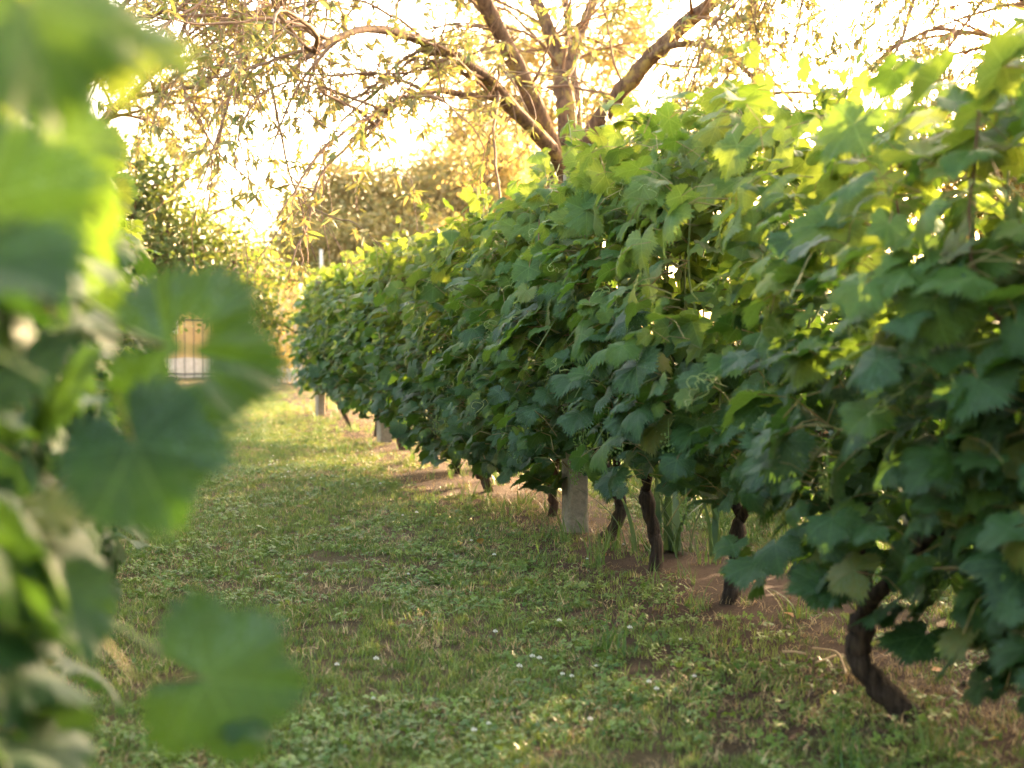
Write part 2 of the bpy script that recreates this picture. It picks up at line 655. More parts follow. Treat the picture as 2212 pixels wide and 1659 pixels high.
def grape_vine(side_row, y, base_x, trunk_pts, trunk_r, label, group, seed, n_face=230, n_top=90, n_in=130, spacing=1.1,
               lod='hi', z_lo=0.33, z_top=1.80, bark=None, arms=True, sparse_top=0.0, stick_out=2, heroes=()):
    r_ = np.random.default_rng(seed)
    side = -1.0 if side_row == 'R' else 1.0       # the side the camera sees
    cx = CENTRE_R if side_row == 'R' else CENTRE_L
    gz = float(ground_z(np.array(base_x), np.array(y)))
    root = thing('grapevine', label, 'grapevine', (base_x, y, gz), group)
    O = np.array([base_x, y, gz])
    bark = bark or M_VBARK
    # trunk and arms
    t = Tubes()
    P = spline(np.array(trunk_pts), 24)
    k = len(P)
    R = trunk_r * 0.88 * (np.interp(np.linspace(0, 1, k), [0, .12, .5, .85, 1], [1.45, 1.02, 0.92, 1.12, 0.7])) * (1 + .07 * np.sin(np.arange(k) * .9 + seed) + r_.normal(0, .02, k))
    P = P + r_.normal(0, trunk_r * 0.10, P.shape)
    t.add(P, R, 14, 0.20)
    t.build('trunk', bark, root, O)
    head = P[-1]
    if arms:
        for s in (-1, 1):
            e = np.array([cx + r_.uniform(-.12, .12), y + s * spacing * 0.42, r_.uniform(0.62, 0.85)])
            A = spline(np.array([head, (head + e) / 2 + np.array([r_.uniform(-.05, .05), 0, 0.07]), e]), 9)
            ta = Tubes()
            ta.add(A + r_.normal(0, .006, A.shape), np.linspace(trunk_r * 0.62, 0.011, 9), 7, 0.1)
            ta.build('arm', bark, root, O)
    # shoots
    tips = []
    for sidx in range(11):
        f = (sidx + r_.uniform(.2, .8)) / 11 - 0.5
        b0 = np.array([cx + r_.uniform(-.08, .08), y + f * spacing, 0.62 + r_.uniform(0, .2)])
        hgt = r_.uniform(z_top - 0.35, z_top)
        lean = r_.normal(0, 0.16)
        e0 = np.array([cx + lean, b0[1] + r_.normal(0, 0.12), hgt])
        Q = spline(np.array([b0, b0 * .5 + e0 * .5 + np.array([lean * .4, r_.normal(0, .05), 0]), e0]), 8)
        ts = Tubes()
        ts.add(Q, np.linspace(0.0055, 0.003, 8), 5, cap=False)
        ts.build('shoot', M_SHOOT if r_.random() < .75 else M_CANE, root, O)
        tips.append(e0)
    # shoots arching out of the face
    for sidx in range(4):
        b0 = np.array([cx + side * 0.15, y + r_.uniform(-.5, .5) * spacing, r_.uniform(0.7, 1.3)])
        e0 = b0 + np.array([side * r_.uniform(.22, .4), r_.normal(0, .25), r_.uniform(-.35, .15)])
        Q = spline(np.array([b0, (b0 + e0) / 2 + np.array([0, 0, .1]), e0]), 8)
        ts = Tubes()
        ts.add(Q, np.linspace(0.004, 0.002, 8), 5, cap=False)
        ts.build('shoot', M_SHOOT, root, O)

    def put(p, n, tdir, s, kind, lod_=lod):
        B = basis(n, tdir, s, p - O)
        B[:3, 0] *= r_.uniform(.82, 1.14)
        M = Matrix(B.tolist())
        link('leaf', LEAF[kind, lod_, int(r_.integers(NVAR))], root, M)

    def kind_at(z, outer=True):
        q = (z - 0.3) / 1.5 + r_.normal(0, 0.17) - (0.22 if side_row == 'L' and y < 3.5 else 0)  # leaf age by height; also paints sunlit tops and shaded near left vines
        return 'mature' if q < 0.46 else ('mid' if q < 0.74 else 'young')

    cnt = 0
    # outer face the camera sees
    tries = 0
    while cnt < n_face and tries < n_face * 6:
        tries += 1
        z = z_lo + (z_top - z_lo) * r_.beta(1.15, 1.25)
        yy = y + r_.uniform(-0.56, 0.56) * spacing
        zl = z_lo + 0.13 * math.sin(yy * 5.1 + seed) + 0.05 * math.sin(yy * 13)
        if z < zl or (z > 1.25 and r_.random() < sparse_top):
            continue
        hw = half_width(z) * (1 + 0.16 * math.sin(yy * 3.3 + 2 * z + seed) + 0.10 * math.sin(yy * 7.1 - 5 * z))
        p = np.array([cx + side * hw * r_.uniform(0.62, 1.06), yy, z])
        if side_row == 'L' and not allowed_left(p):
            continue
        n, td = leaf_pose(side, p, False, r_)
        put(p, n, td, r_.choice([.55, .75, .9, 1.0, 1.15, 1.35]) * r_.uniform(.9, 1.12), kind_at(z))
        cnt += 1
    # top
    for _ in range(n_top):
        yy = y + r_.uniform(-0.56, 0.56) * spacing
        zt = z_top + 0.07 * math.sin(yy * 4.3 + seed) + 0.07 * math.sin(yy * 10.7) - (0.05 if side_row == 'R' else 0)
        z = zt - abs(r_.normal(0, 0.13)) + 0.03
        p = np.array([cx + r_.normal(0, 0.19), yy, z])
        if side_row == 'L' and not allowed_left(p):
            continue
        n, td = leaf_pose(side, p, True, r_)
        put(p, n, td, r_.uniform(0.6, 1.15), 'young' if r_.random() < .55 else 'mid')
    # shoots standing out of the top with a tuft of young leaves
    for _ in range(stick_out):
        b0 = np.array([cx + r_.normal(0, .12), y + r_.uniform(-.5, .5) * spacing, z_top - 0.25])
        e0 = b0 + np.array([r_.normal(0, .08), r_.normal(0, .1), r_.uniform(.30, .48)])
        if side_row == 'L' and not allowed_left(e0):
            continue
        ts = Tubes()
        ts.add(spline(np.array([b0, (b0 + e0) / 2, e0]), 6), np.linspace(.0045, .0022, 6), 5)
        ts.build('shoot', M_SHOOT, root, O)
        for j in range(8):
            f = r_.uniform(0.35, 1.0)
            p = b0 + (e0 - b0) * f + r_.normal(0, .035, 3)
            a = r_.uniform(0, 6.28)
            out = np.array([math.cos(a), math.sin(a), 0])
            put(p, UP * .5 + out * .55 + r_.normal(0, .25, 3), out * .7 - UP * .2 + r_.normal(0, .2, 3), r_.uniform(.6, 1.15) * (1.15 - .45 * f), 'young')
    # inside and far side: past the limit of separate leaves, one part
    inner = []
    for _ in range(n_in):
        z = r_.uniform(z_lo + .05, z_top - .08)
        if z > 1.25 and r_.random() < sparse_top:
            continue
        hw = half_width(z)
        p = np.array([cx + side * hw * r_.uniform(-1.0, 0.6), y + r_.uniform(-.56, .56) * spacing, z])
        if side_row == 'L' and not allowed_left(p):
            continue
        n, td = leaf_pose(-side if p[0] * side < cx * side else side, p, False, r_)
        inner.append((int(r_.integers(6)), basis(n, td, r_.uniform(.8, 1.3), p - O)))
    if inner:
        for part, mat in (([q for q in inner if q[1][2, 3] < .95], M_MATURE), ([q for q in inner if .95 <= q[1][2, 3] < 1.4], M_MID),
                          ([q for q in inner if q[1][2, 3] >= 1.4], M_YOUNG)):  # paler kinds higher up also put the sunlit top into the leaf colour
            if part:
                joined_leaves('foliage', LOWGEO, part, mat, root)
    # tendrils and bunches
    if lod == 'hi':
        for _ in range(7):
            z = r_.uniform(.6, z_top)
            p = np.array([cx + side * half_width(z) * r_.uniform(.9, 1.1), y + r_.uniform(-.5, .5) * spacing, z])
            if side_row == 'L' and not allowed_left(p):
                continue
            M = Matrix.Translation(Vector(p - O)) @ Matrix.Rotation(r_.uniform(0, 6.28), 4, 'Z') @ Matrix.Rotation(r_.normal(0, .7), 4, 'X')
            link('tendril', TENDRILS[int(r_.integers(4))], root, M)
        if side_row == 'R':
            for _ in range(5):
                z = r_.uniform(.50, .8)
                p = np.array([cx + side * half_width(z) * r_.uniform(.55, .95), y + r_.uniform(-.5, .5) * spacing, z])
                M = Matrix.Translation(Vector(p - O)) @ Matrix.Rotation(r_.uniform(0, 6.28), 4, 'Z') @ Matrix.Scale(r_.uniform(.8, 1.25), 4)
                link('grape_bunch', BUNCH, root, M)
    return root, O


def g0(px, py):
    p = on_ground(px, py)
    return p


def trunk_path(pix, depth, spread=0.0):
    """list of (px, py) from the foot upward at one depth, read as bends of a real trunk"""
    return [at(x, y, depth + spread * i) for i, (x, y) in enumerate(pix)]


GR = 'grapevines of the right hand row'
y0 = on_ground(1960, 1560)
right = [
    # (depth along row, foot x, trunk pts, radius, label, options)
    dict(y=1.35, x=2.0, pts=None, r=.035, label='grapevine just outside the lower right corner, its blurred leaves filling the right edge'),
    dict(y=2.42, x=2.02, pts=None, r=.035, label='grapevine at the right edge, in front of the thick leaning trunk'),
    dict(y=y0[1], x=y0[0], pts=[(1965, 1566), (1925, 1510), (1868, 1455), (1850, 1405), (1862, 1360), (1858, 1335)], r=.037, label='grapevine with a thick dark trunk leaning left, nearest whole trunk'),
    dict(y=5.04, x=2.05, pts=[(1572, 1325), (1580, 1270), (1588, 1220), (1590, 1170), (1600, 1120)], r=.034, label='grapevine with a straight black trunk beside low grass, second nearest trunk'),
    dict(y=5.79, x=2.0, pts=[(1408, 1255), (1418, 1210), (1412, 1150), (1400, 1095), (1395, 1050)], r=.031, label='grapevine with a grey upright trunk bulging near the foot'),
    dict(y=6.67, x=2.02, pts=[(1286, 1190), (1320, 1150), (1342, 1105), (1332, 1060), (1325, 1035)], r=.034, label='grapevine with a dark forked trunk bowed to the right of the concrete post'),
    dict(y=7.67, x=2.06, pts=[(1192, 1133), (1196, 1090), (1193, 1050), (1200, 1000)], r=.030, bark=1, label='grapevine with a reddish straight trunk just behind the nearer concrete post'),
    dict(y=8.97, x=1.99, pts=[(1060, 1078), (1052, 1045), (1036, 1015), (1030, 985)], r=.038, bark=1, label='grapevine with a brown trunk bent left, first one beyond the nearer concrete post'),
    dict(y=10.35, x=2.06, pts=[(990, 1032), (988, 1000), (994, 960)], r=.026, label='grapevine with a thin dark trunk under leaves that hang to the ground'),
    dict(y=11.6, x=2.02, pts=None, r=.03, label='grapevine with its trunk hidden, midway between the two concrete posts'),
    dict(y=12.76, x=2.02, pts=[(872, 978), (862, 945), (846, 915), (850, 885)], r=.038, bark=1, label='grapevine with a brown curved trunk in front of the farther concrete post'),
    dict(y=14.4, x=2.0, pts=None, r=.03, label='grapevine with a hidden trunk just beyond the farther concrete post'),
    dict(y=15.69, x=1.92, pts=[(760, 932), (745, 895), (728, 865), (722, 845)], r=.030, bark=1, label='grapevine with a slender pale trunk slanting left, near the row end'),
    dict(y=17.1, x=2.0, pts=None, r=.03, label='grapevine before the sunlit post close to the row end'),
    dict(y=18.7, x=2.0, pts=[(702, 894), (700, 870), (690, 845)], r=.034, label='last grapevine of the right row beside the sunlit grass strip'),
]
ys = [d['y'] for d in right]
for i, d in enumerate(right):
    y = d['y']
    lo = ys[i - 1] if i else y - 1.1
    hi = ys[i + 1] if i + 1 < len(ys) else y + 1.1
    sp = (hi - lo) / 2 * 1.08
    if d['pts'] is None:
        b = np.array([d['x'], y, 0.0])
        pts = [b + np.array(q) for q in ((0, 0, -.03), (.03, .02, .2), (-.02, -.02, .4), (.0, .03, .6))]
    else:
        dep = (np.array([d['x'], y, 0]) - np.array([0, 0, CAM_H])) @ c_f
        pts = trunk_path(d['pts'], dep)
    area = sp / 1.1
    far = y > 9.5
    grape_vine('R', y, d['x'], pts, d['r'], d['label'], GR, 50 + i,
               n_face=int(min(200, (225 if not far else 200) * area)), n_top=int(min(75, 80 * area)), n_in=int((500 if y < 4.4 else 430) * area),
               spacing=sp, lod='hi' if y < 9.5 else 'med', z_lo=float(np.interp(y, [1.3, 2.4, 3.5, 5, 5.8, 6.5, 6.9, 7.7, 9, 10.35, 11.6, 12.8, 14.4, 15.7, 19], [.2, .2, .29, .42, .58, .51, .31, .24, .27, .10, .2, .36, .24, .38, .33])), z_top=float(np.interp(y, [1.3, 2.5, 3.5, 4.2, 5, 6, 7], [1.88, 1.70, 1.74, 1.84, 1.90, 1.85, 1.80])),
               bark=M_VBARK_R if d.get('bark') else M_VBARK, sparse_top=0.24 if y < 5.5 else (0.15 if y < 7 else 0.0),
               stick_out=(5 if y < 9.5 else 3) if y > 4.5 else (2 if y > 3 else 0))

GL = 'grapevines of the left hand row'
left_labels = ['grapevine at the left edge, nearest and most blurred of the left row', 'grapevine of the left row behind the most blurred one',
               'third grapevine of the left row from the camera', 'fourth grapevine of the left row from the camera',
               'fifth grapevine of the left row from the camera', 'sixth grapevine of the left row from the camera',
               'seventh grapevine of the left row, its leaves just showing beside the lawn', 'eighth grapevine of the left row, low leaves edging the lawn',
               'farthest grapevine shown of the left row']
LEFT = []
for i, lb in enumerate(left_labels):
    y = 0.95 + 1.12 * i
    b = np.array([CENTRE_L, y, 0])
    pts = [b + np.array(q) for q in ((0, 0, -.03), (-.03, .02, .2), (.02, -.02, .4), (.0, .03, .6))]
    root, O = grape_vine('L', y, CENTRE_L, pts, .034, lb, GL, 300 + i, n_face=190 if i < 6 else 130, n_top=60, n_in=110, spacing=1.12,
                         lod='hi' if i < 7 else 'med', z_lo=.22, z_top=1.95 if i < 4 else 1.85, stick_out=2)
    LEFT.append((root, O))


# ------------------------------------------------------------------ leaves of the left row that reach in front of the camera
def hero_leaf(vine, px, py, d, length, tip_deg, tilt=(0, 0), kind='mid', var=0, holes=()):
    root, O = LEFT[vine]
    p = at(px, py, d)
    a = math.radians(tip_deg)
    t = c_r * math.cos(a) + c_u * math.sin(a)
    n = -c_f + c_r * tilt[0] + c_u * tilt[1]
    M = Matrix(basis(n, t, length / LEAF_LEN, p - O).tolist())
    me = LEAF[kind, 'hi', var]
    if holes:
        # a leaf eaten through in places
        import bmesh
        bm = bmesh.new()
        bm.from_mesh(me)
        bmesh.ops.subdivide_edges(bm, edges=bm.edges[:], cuts=4, use_grid_fill=True)
        inv = (Matrix.Translation(Vector(O)) @ M).inverted()
        gone = set()
        for hx, hy, hr in holes:
            v0 = c_r * (hx - PW / 2) / PF + c_u * (PH / 2 - hy) / PF + c_f
            k = ((p - np.array([0, 0, CAM_H])) @ n) / (v0 @ n)
            q = inv @ Vector(np.array([0, 0, CAM_H]) + v0 * k)
            rad = hr / PF * d / (length / LEAF_LEN)
            for f in bm.faces:
                if (f.calc_center_median().xy - q.xy).length < rad:
                    gone.add(f)
        bmesh.ops.delete(bm, geom=list(gone), context='FACES')
        me = me.copy()
        bm.to_mesh(me)
        bm.free()
    link('leaf', me, root, M)


hero_leaf(1, 362, 748, 1.50, 0.132, -9, (.15, .10), 'mature', 2, holes=((412, 716, 34), (404, 792, 38)))
hero_leaf(1, 290, 960, 1.45, 0.115, -62, (.1, .35), 'mature', 4)
hero_leaf(0, 235, 70, 1.05, 0.075, -28, (.2, 1.2), 'young', 3)
hero_leaf(0, 60, 10, 0.95, 0.10, -52, (1.1, .1), 'mid', 5)
hero_leaf(1, 445, 1465, 1.45, 0.122, -10, (.1, .15), 'mature', 6)
hero_leaf(0, -60, 560, 0.95, 0.085, -42, (.0, 1.6), 'mature', 7)
hero_leaf(1, 100, 1105, 1.6, 0.080, 3, (.1, 2.4), 'mid', 8)
hero_leaf(1, 520, 1560, 1.45, 0.035, 20, (.2, 1.8), 'mature', 2)
hero_leaf(1, 90, 300, 1.5, 0.115, -48, (.3, .2), 'mid', 6)
hero_leaf(1, -20, 430, 1.35, 0.12, -30, (.3, .2), 'mature', 4)
for vi, pix in ((1, [(-40, 1180, 1.75), (150, 1290, 1.62), (330, 1400, 1.50), (440, 1463, 1.45)]), (1, [(40, 560, 1.8), (170, 640, 1.68), (290, 720, 1.55), (358, 748, 1.5)]),
                (0, [(-80, -60, 1.15), (60, 10, 1.1), (160, 60, 1.07), (232, 72, 1.05)])):
    rt, Oq = LEFT[vi]
    tq = Tubes()
    tq.add(spline(np.array([at(*q) for q in pix]), 12), np.linspace(.0042, .0018, 12), 6)
    tq.build('shoot', M_SHOOT, rt, Oq)
hero_leaf(3, 225, 330, 4.3, 0.10, 15, (-.2, .1), 'young', 1)
hero_leaf(3, 235, 415, 4.4, 0.09, -50, (-.2, .3), 'young', 4)
hero_leaf(3, 225, 520, 4.5, 0.095, -20, (.1, .9), 'mid', 7)
hero_leaf(3, 190, 650, 4.5, 0.095, -30, (.0, .8), 'mid', 3)

# ------------------------------------------------------------------ posts and wires of the trellis
def concrete_mat():
    g = NT('old_concrete')
    oc = g.obj()
    n1 = g.noise(45, oc, 5, .65)
    col = g.mix(g.ramp(n1, .3, .7), (0.17, 0.135, 0.10), (0.31, 0.25, 0.18))
    col = g.mix(g.ramp(g.noise(6, oc, 3), .5, .7, 0, .6), col, (0.17, 0.13, 0.09))
    return g.done(g.pbsdf(col, .92, .15, g.bump(n1, .6, .008)))


M_CONC = concrete_mat()
M_IRON = flat_mat('rusty_iron', (0.045, 0.024, 0.016), (0.10, 0.05, 0.03), 60, .8, .3)


def concrete_post(x, y, h, w, label, rot=0.0, lean=0.0):
    root = thing('concrete_post', label, 'post', (x, y, float(ground_z(np.array(x), np.array(y))) - .02), 'concrete posts of the vine trellis')
    root.rotation_euler = (0, lean, rot)
    V, F = [], []
    lv = [0, .25, .5, .8, 1.1, 1.4, 1.7, h - .02, h]
    c = .012
    for i, z in enumerate(lv):
        s = w / 2 * (1 - .12 * z / h) - (.010 if i == len(lv) - 1 else 0)
        ring = [(-s + c, -s), (s - c, -s), (s, -s + c), (s, s - c), (s - c, s), (-s + c, s), (-s, s - c), (-s, -s + c)]
        V += [(a + rng.normal(0, .0018), b + rng.normal(0, .0018), z) for a, b in ring]
    for i in range(len(lv) - 1):
        for k in range(8):
            F.append((i * 8 + k, i * 8 + (k + 1) % 8, i * 8 + 8 + (k + 1) % 8, i * 8 + 8 + k))
    F.append(tuple(range((len(lv) - 1) * 8, len(lv) * 8)))
    link('shaft', mesh_from('post_shaft', V, F, [M_CONC], False), root)
    for z in (.72, 1.22, h - .06):
        t = Tubes()
        a = np.linspace(0, 2 * math.pi, 13)
        s = w / 2 * 1.12
        P = np.stack([np.clip(s * 1.35 * np.cos(a), -s, s), np.clip(s * 1.35 * np.sin(a), -s, s), z + .012 * np.sin(a * 2)], 1)
        t.add(P, .0022, 4, cap=False)
        t.build('wire_tie', M_IRON, root)
    return root


concrete_post(2.0, 7.0, 1.86, .112, 'old square concrete post standing among the leaves, nearer and fully visible foot', .10)
concrete_post(2.0, 13.75, 1.86, .130, 'old square concrete post behind the curved brown trunk', .15)
concrete_post(1.80, 18.0, 1.75, .105, 'concrete post caught in orange sunlight at the end of the row', .3)

for z, lb in ((.74, 'lowest rusty trellis wire along the right vine row'), (1.24, 'middle rusty trellis wire along the right vine row'),
              (1.78, 'top rusty trellis wire sagging above the right vine row')):
    t = Tubes()
    yy = np.linspace(.2, 18.0, 60)
    xx = np.interp(yy, [0, 7, 13.75, 18], [2.0, 2.0, 2.0, 1.8]) + .07
    t.add(np.stack([xx, yy, z - .02 * np.abs(np.sin(yy * math.pi / 6.6)) + (.02 * np.sin(yy * 9) if z > 1.7 else 0)], 1), .0021, 5)
    tag(t.build('trellis_wire', M_IRON), lb, 'wire', 'trellis wires')

# ------------------------------------------------------------------ trees
M_ALMOND = bark_mat('almond_bark', (0.055, 0.030, 0.018), (0.19, 0.105, 0.060), (0.26, 0.17, 0.05), 5, 26)
M_TWIG = flat_mat('twig', (0.16, 0.085, 0.045), (0.24, 0.13, 0.07), 14, .8, .2)
M_ALEAF = simple_leaf_mat('almond_leaf', (0.09, 0.125, 0.038), (0.21, 0.185, 0.07), (0.19, 0.22, 0.04), (0.38, 0.28, 0.08), .46)  # the glow behind the crown is put into these golden leaf colours
M_PLUM = simple_leaf_mat('plum_leaf', (0.05, 0.095, 0.020), (0.11, 0.145, 0.035), (0.13, 0.20, 0.02), (0.26, 0.27, 0.04), .42)
M_GOLD = simple_leaf_mat('sunlit_tree_leaf', (0.14, 0.145, 0.045), (0.34, 0.25, 0.09), (0.30, 0.28, 0.06), (0.56, 0.37, 0.11), .52)  # warm backlight on the far trees is put into the leaf colour
M_DARKLEAF = simple_leaf_mat('bush_leaf', (0.035, 0.065, 0.022), (0.08, 0.105, 0.03), (0.08, 0.13, 0.02), (0.16, 0.19, 0.03), .36)
M_SHADE = simple_leaf_mat('sun_block_leaf', (0.020, 0.040, 0.018), (0.045, 0.068, 0.024), (0.05, 0.09, 0.015), (0.10, 0.13, 0.025), .3)
M_ALMOND_FRUIT = flat_mat('almond_hull', (0.20, 0.20, 0.10), (0.28, 0.24, 0.14), 30, .85, .1)


def lance_geometry(seed, L=.085, w=.0095):
    r_ = np.random.default_rng(seed)
    c, tw = r_.uniform(.1, .5), r_.uniform(-.25, .25)
    V, T, U = [], [], []
    S = [(0, .12), (.3, 1), (.65, .75), (1, .05)]
    for s, k in S:
        z = -c * s * s * L * .5
        V += [(-w * k + tw * s * w, s * L, z + .25 * w * k), (w * k + tw * s * w, s * L, z + .25 * w * k + tw * w)]
    for i in range(3):
        a = 2 * i
        for t in ((a, a + 1, a + 3), (a, a + 3, a + 2)):
            T.append(t)
            U.append([(0, 0), (1, 0), (1, 1)])
    return np.array(V), T, U


def oval_geometry(seed, L=.06, w=.019):
    r_ = np.random.default_rng(seed)
    c, f = r_.uniform(.1, .5), r_.uniform(.1, .6)
    V = [(0, 0, 0), (-w, L * .35, f * w), (0, L * .4, -c * L * .1), (w, L * .35, f * w), (-w * .7, L * .72, f * w * .6 - c * L * .3), (0, L * .75, -c * L * .35),
         (w * .7, L * .72, f * w * .6 - c * L * .3), (0, L, -c * L * .6)]
    T = [(0, 2, 1), (0, 3, 2), (1, 2, 5), (1, 5, 4), (2, 3, 6), (2, 6, 5), (4, 5, 7), (5, 6, 7)]
    return np.array(V), T, [[(0, 0), (1, 0), (1, 1)]] * 8


LANCE = [lance_geometry(k) for k in range(7)]
OVAL = [oval_geometry(k) for k in range(5)]


def geo_mesh(name, g, mat):
    me = mesh_from(name, g[0], [tuple(t) for t in g[1]], [mat])
    return me


LANCE_ME = [geo_mesh('almond_leaf', g, M_ALEAF) for g in LANCE]
OVAL_ME = [geo_mesh('plum_leaf', g, M_PLUM) for g in OVAL]


def wander(p, d, L, n, droop, zig, r_):
    """a twig: starts at p along d, bends down and zigzags"""
    P = [np.array(p)]
    d = np.array(d, float)
    d /= np.linalg.norm(d)
    st = L / n
    for _ in range(n):
        d = d + np.array([0, 0, -droop]) * st + r_.normal(0, zig, 3)
        d /= np.linalg.norm(d)
        P.append(P[-1] + d * st)
    return np.array(P)


def almond_tree(label, foot, trunk_pts, trunk_r, limbs, seed, n_branch=26, n_twig=5, density=1.0, droop=.75, branch_len=(.9, 2.2), fruits=8, bias=None, group=None,
                leaf_scale=1.0):
    r_ = np.random.default_rng(seed)
    root = thing('almond_tree', label, 'tree', foot, group)
    O = np.array(foot)
    if trunk_pts is not None:
        t = Tubes()
        P = spline(trunk_pts, 14)
        t.add(P, np.linspace(trunk_r * 1.25, trunk_r, 14) * r_.uniform(.94, 1.06, 14), 12, .06)
        t.build('trunk', M_ALMOND, root, O)
    starts = []
    for pts, r0, r1 in limbs:
        r0, r1 = r0 * .80, r1 * .85
        P = spline(pts, 26)
        t = Tubes()
        t.add(P + r_.normal(0, r0 * .07, P.shape), np.linspace(r0, r1, 26) * r_.uniform(.92, 1.08, 26), 10, .07)
        t.build('limb', M_ALMOND, root, O)
        starts.append((P, r0, r1))
    br, tw = Tubes(), Tubes()
    poses = []
    lens = np.array([np.linalg.norm(np.diff(s[0], axis=0), axis=1).sum() for s in starts])
    for bi in range(n_branch):
        li = int(r_.choice(len(starts), p=lens / lens.sum()))
        P = starts[li][0]
        k = int(r_.uniform(.28, 1.0) * 25)
        T = P[min(k + 1, 25)] - P[max(k - 1, 0)]
        T /= np.linalg.norm(T) + 1e-9
        d = T * .7 + r_.normal(0, .55, 3) + np.array([0, 0, .25])
        if bias is not None:
            d = d + np.array(bias)
        Lb = r_.uniform(*branch_len)
        B = wander(P[k], d, Lb, 14, droop, .10, r_)
        br.add(B, np.linspace(.015, .0048, 15) * r_.uniform(.8, 1.25), 5)
        for ti in range(n_twig):
            q = int(r_.integers(3, 14))
            Tb = B[q] - B[q - 1]
            Tb /= np.linalg.norm(Tb)
            W = wander(B[q], Tb * .8 + r_.normal(0, .55, 3), r_.uniform(.3, 1.1), 12, droop * 1.6, .17, r_)
            tw.add(W, np.linspace(.0052, .0022, 13), 4, cap=False)
            # short spurs with a rosette of leaves
            for j in range(2, 13):
                if r_.random() < .36 * density:
                    dirw = W[j] - W[j - 1]
                    dirw /= np.linalg.norm(dirw)
                    for _ in range(int(r_.integers(3, 8)) + (4 if j > 10 else 0)):
                        td = dirw * .6 + r_.normal(0, .6, 3) + np.array([0, 0, -.45])
                        poses.append((W[j] + r_.normal(0, .012, 3), r_.normal(0, .6, 3) + UP * .5, td, r_.uniform(.65, 1.2) * leaf_scale))
    br.build('branch', M_TWIG, root, O)['kind'] = 'stuff'
    tw.build('twig', M_TWIG, root, O)['kind'] = 'stuff'
    # the leaves that show largest are pieces of their own
    if not poses:
        return root
    P = np.array([q[0] for q in poses])
    X, Y, Z = project(P)
    inside = (X > -60) & (X < PW + 60) & (Y > -60) & (Y < PH) & (Z > 0)
    key = np.where(inside, Z, 1e6 + Z)
    order = np.argsort(key)
    rest = []
    for rank, i in enumerate(order):
        p, n, td, s = poses[i]
        M = basis(np.array(n), td, s, p - O)
        gi = int(r_.integers(7))
        if rank < 290 and inside[i]:
            link('leaf', LANCE_ME[gi], root, Matrix(M.tolist()))
        else:
            rest.append((gi, M))
    if rest:
        joined_leaves('foliage', LANCE, rest, M_ALEAF, root)
    V, F = [], []
    if fruits:
        n_ = 8
        for i in range(5):
            a = math.pi * (i + .5) / 5
            for k in range(n_):
                b = 2 * math.pi * k / n_
                V.append((.013 * math.sin(a) * math.cos(b), .010 * math.sin(a) * math.sin(b), .019 * math.cos(a) - .004 * math.sin(a)))
        for i in range(4):
            for k in range(n_):
                F.append((i * n_ + k, i * n_ + (k + 1) % n_, i * n_ + n_ + (k + 1) % n_, i * n_ + n_ + k))
        F.append(tuple(range(n_))[::-1])
        F.append(tuple(range(4 * n_, 5 * n_)))
        me = mesh_from('almond', V, F, [M_ALMOND_FRUIT])
        ins = [i for i in order[:600] if inside[i]]
        for i in ins[::max(1, len(ins) // fruits)][:fruits]:
            link('almond', me, root, Matrix.Translation(Vector(poses[i][0] - O + np.array([0, 0, -.02]))))
    return root


def px_path(pix, d0, d1):
    n = len(pix)
    return np.array([at(x, y, d0 + (d1 - d0) * i / (n - 1)) for i, (x, y) in enumerate(pix)])


D0 = 12.0
foot = at(1222, 990, D0)
foot[2] = 0
crotch = at(1222, 372, D0)
trunk = [foot + np.array([0, 0, -.05]), foot + np.array([.02, 0, .8]), (foot + crotch) / 2 + np.array([0, 0, .5]), crotch]
limbs = [
    (px_path([(1215, 385), (1185, 318), (1110, 235), (1040, 160), (965, 112), (880, 78), (800, 62), (720, 85), (660, 130)], 12, 8.6), .085, .016),
    (px_path([(1170, 305), (1115, 250), (1055, 206), (1010, 208), (950, 196), (890, 208), (830, 250), (790, 300)], 11.8, 9.4), .050, .012),
    (px_path([(1215, 380), (1185, 300), (1150, 215), (1105, 120), (1062, 35), (1020, -60), (960, -200)], 12, 10.8), .110, .055),
    (px_path([(1228, 375), (1224, 250), (1214, 170), (1205, 120), (1180, 50), (1140, -40), (1080, -200)], 12, 12.4), .118, .045),
    (px_path([(1214, 175), (1240, 115), (1262, 50), (1290, -30), (1330, -200)], 12.1, 12.8), .075, .04),
    (px_path([(1225, 370), (1246, 280), (1242, 190), (1235, 120), (1225, 30), (1215, -120)], 12.2, 13.6), .07, .035),
    (px_path([(1235, 390), (1280, 290), (1335, 205), (1405, 125), (1470, 60), (1560, -20), (1700, -180)], 12, 11.0), .105, .06),
    (px_path([(1405, 125), (1435, 104), (1490, 95), (1545, 108), (1600, 142), (1640, 185), (1690, 260)], 11.4, 10.9), .040, .018),
    (px_path([(1140, -40), (1020, -130), (850, -150), (640, -110), (480, -20)], 12.0, 9.0), .06, .018),
    (px_path([(1020, -60), (900, -120), (760, -90), (600, 0), (520, 90)], 11.4, 9.6), .05, .015),
]
almond_tree('almond tree with a fan of thick brown limbs rising behind the right vine row', foot, trunk, .15, limbs, 21, n_branch=110, n_twig=7,
            density=.55, droop=.62, branch_len=(.7, 1.9), fruits=12, bias=(-.35, -.25, .0), leaf_scale=1.15)

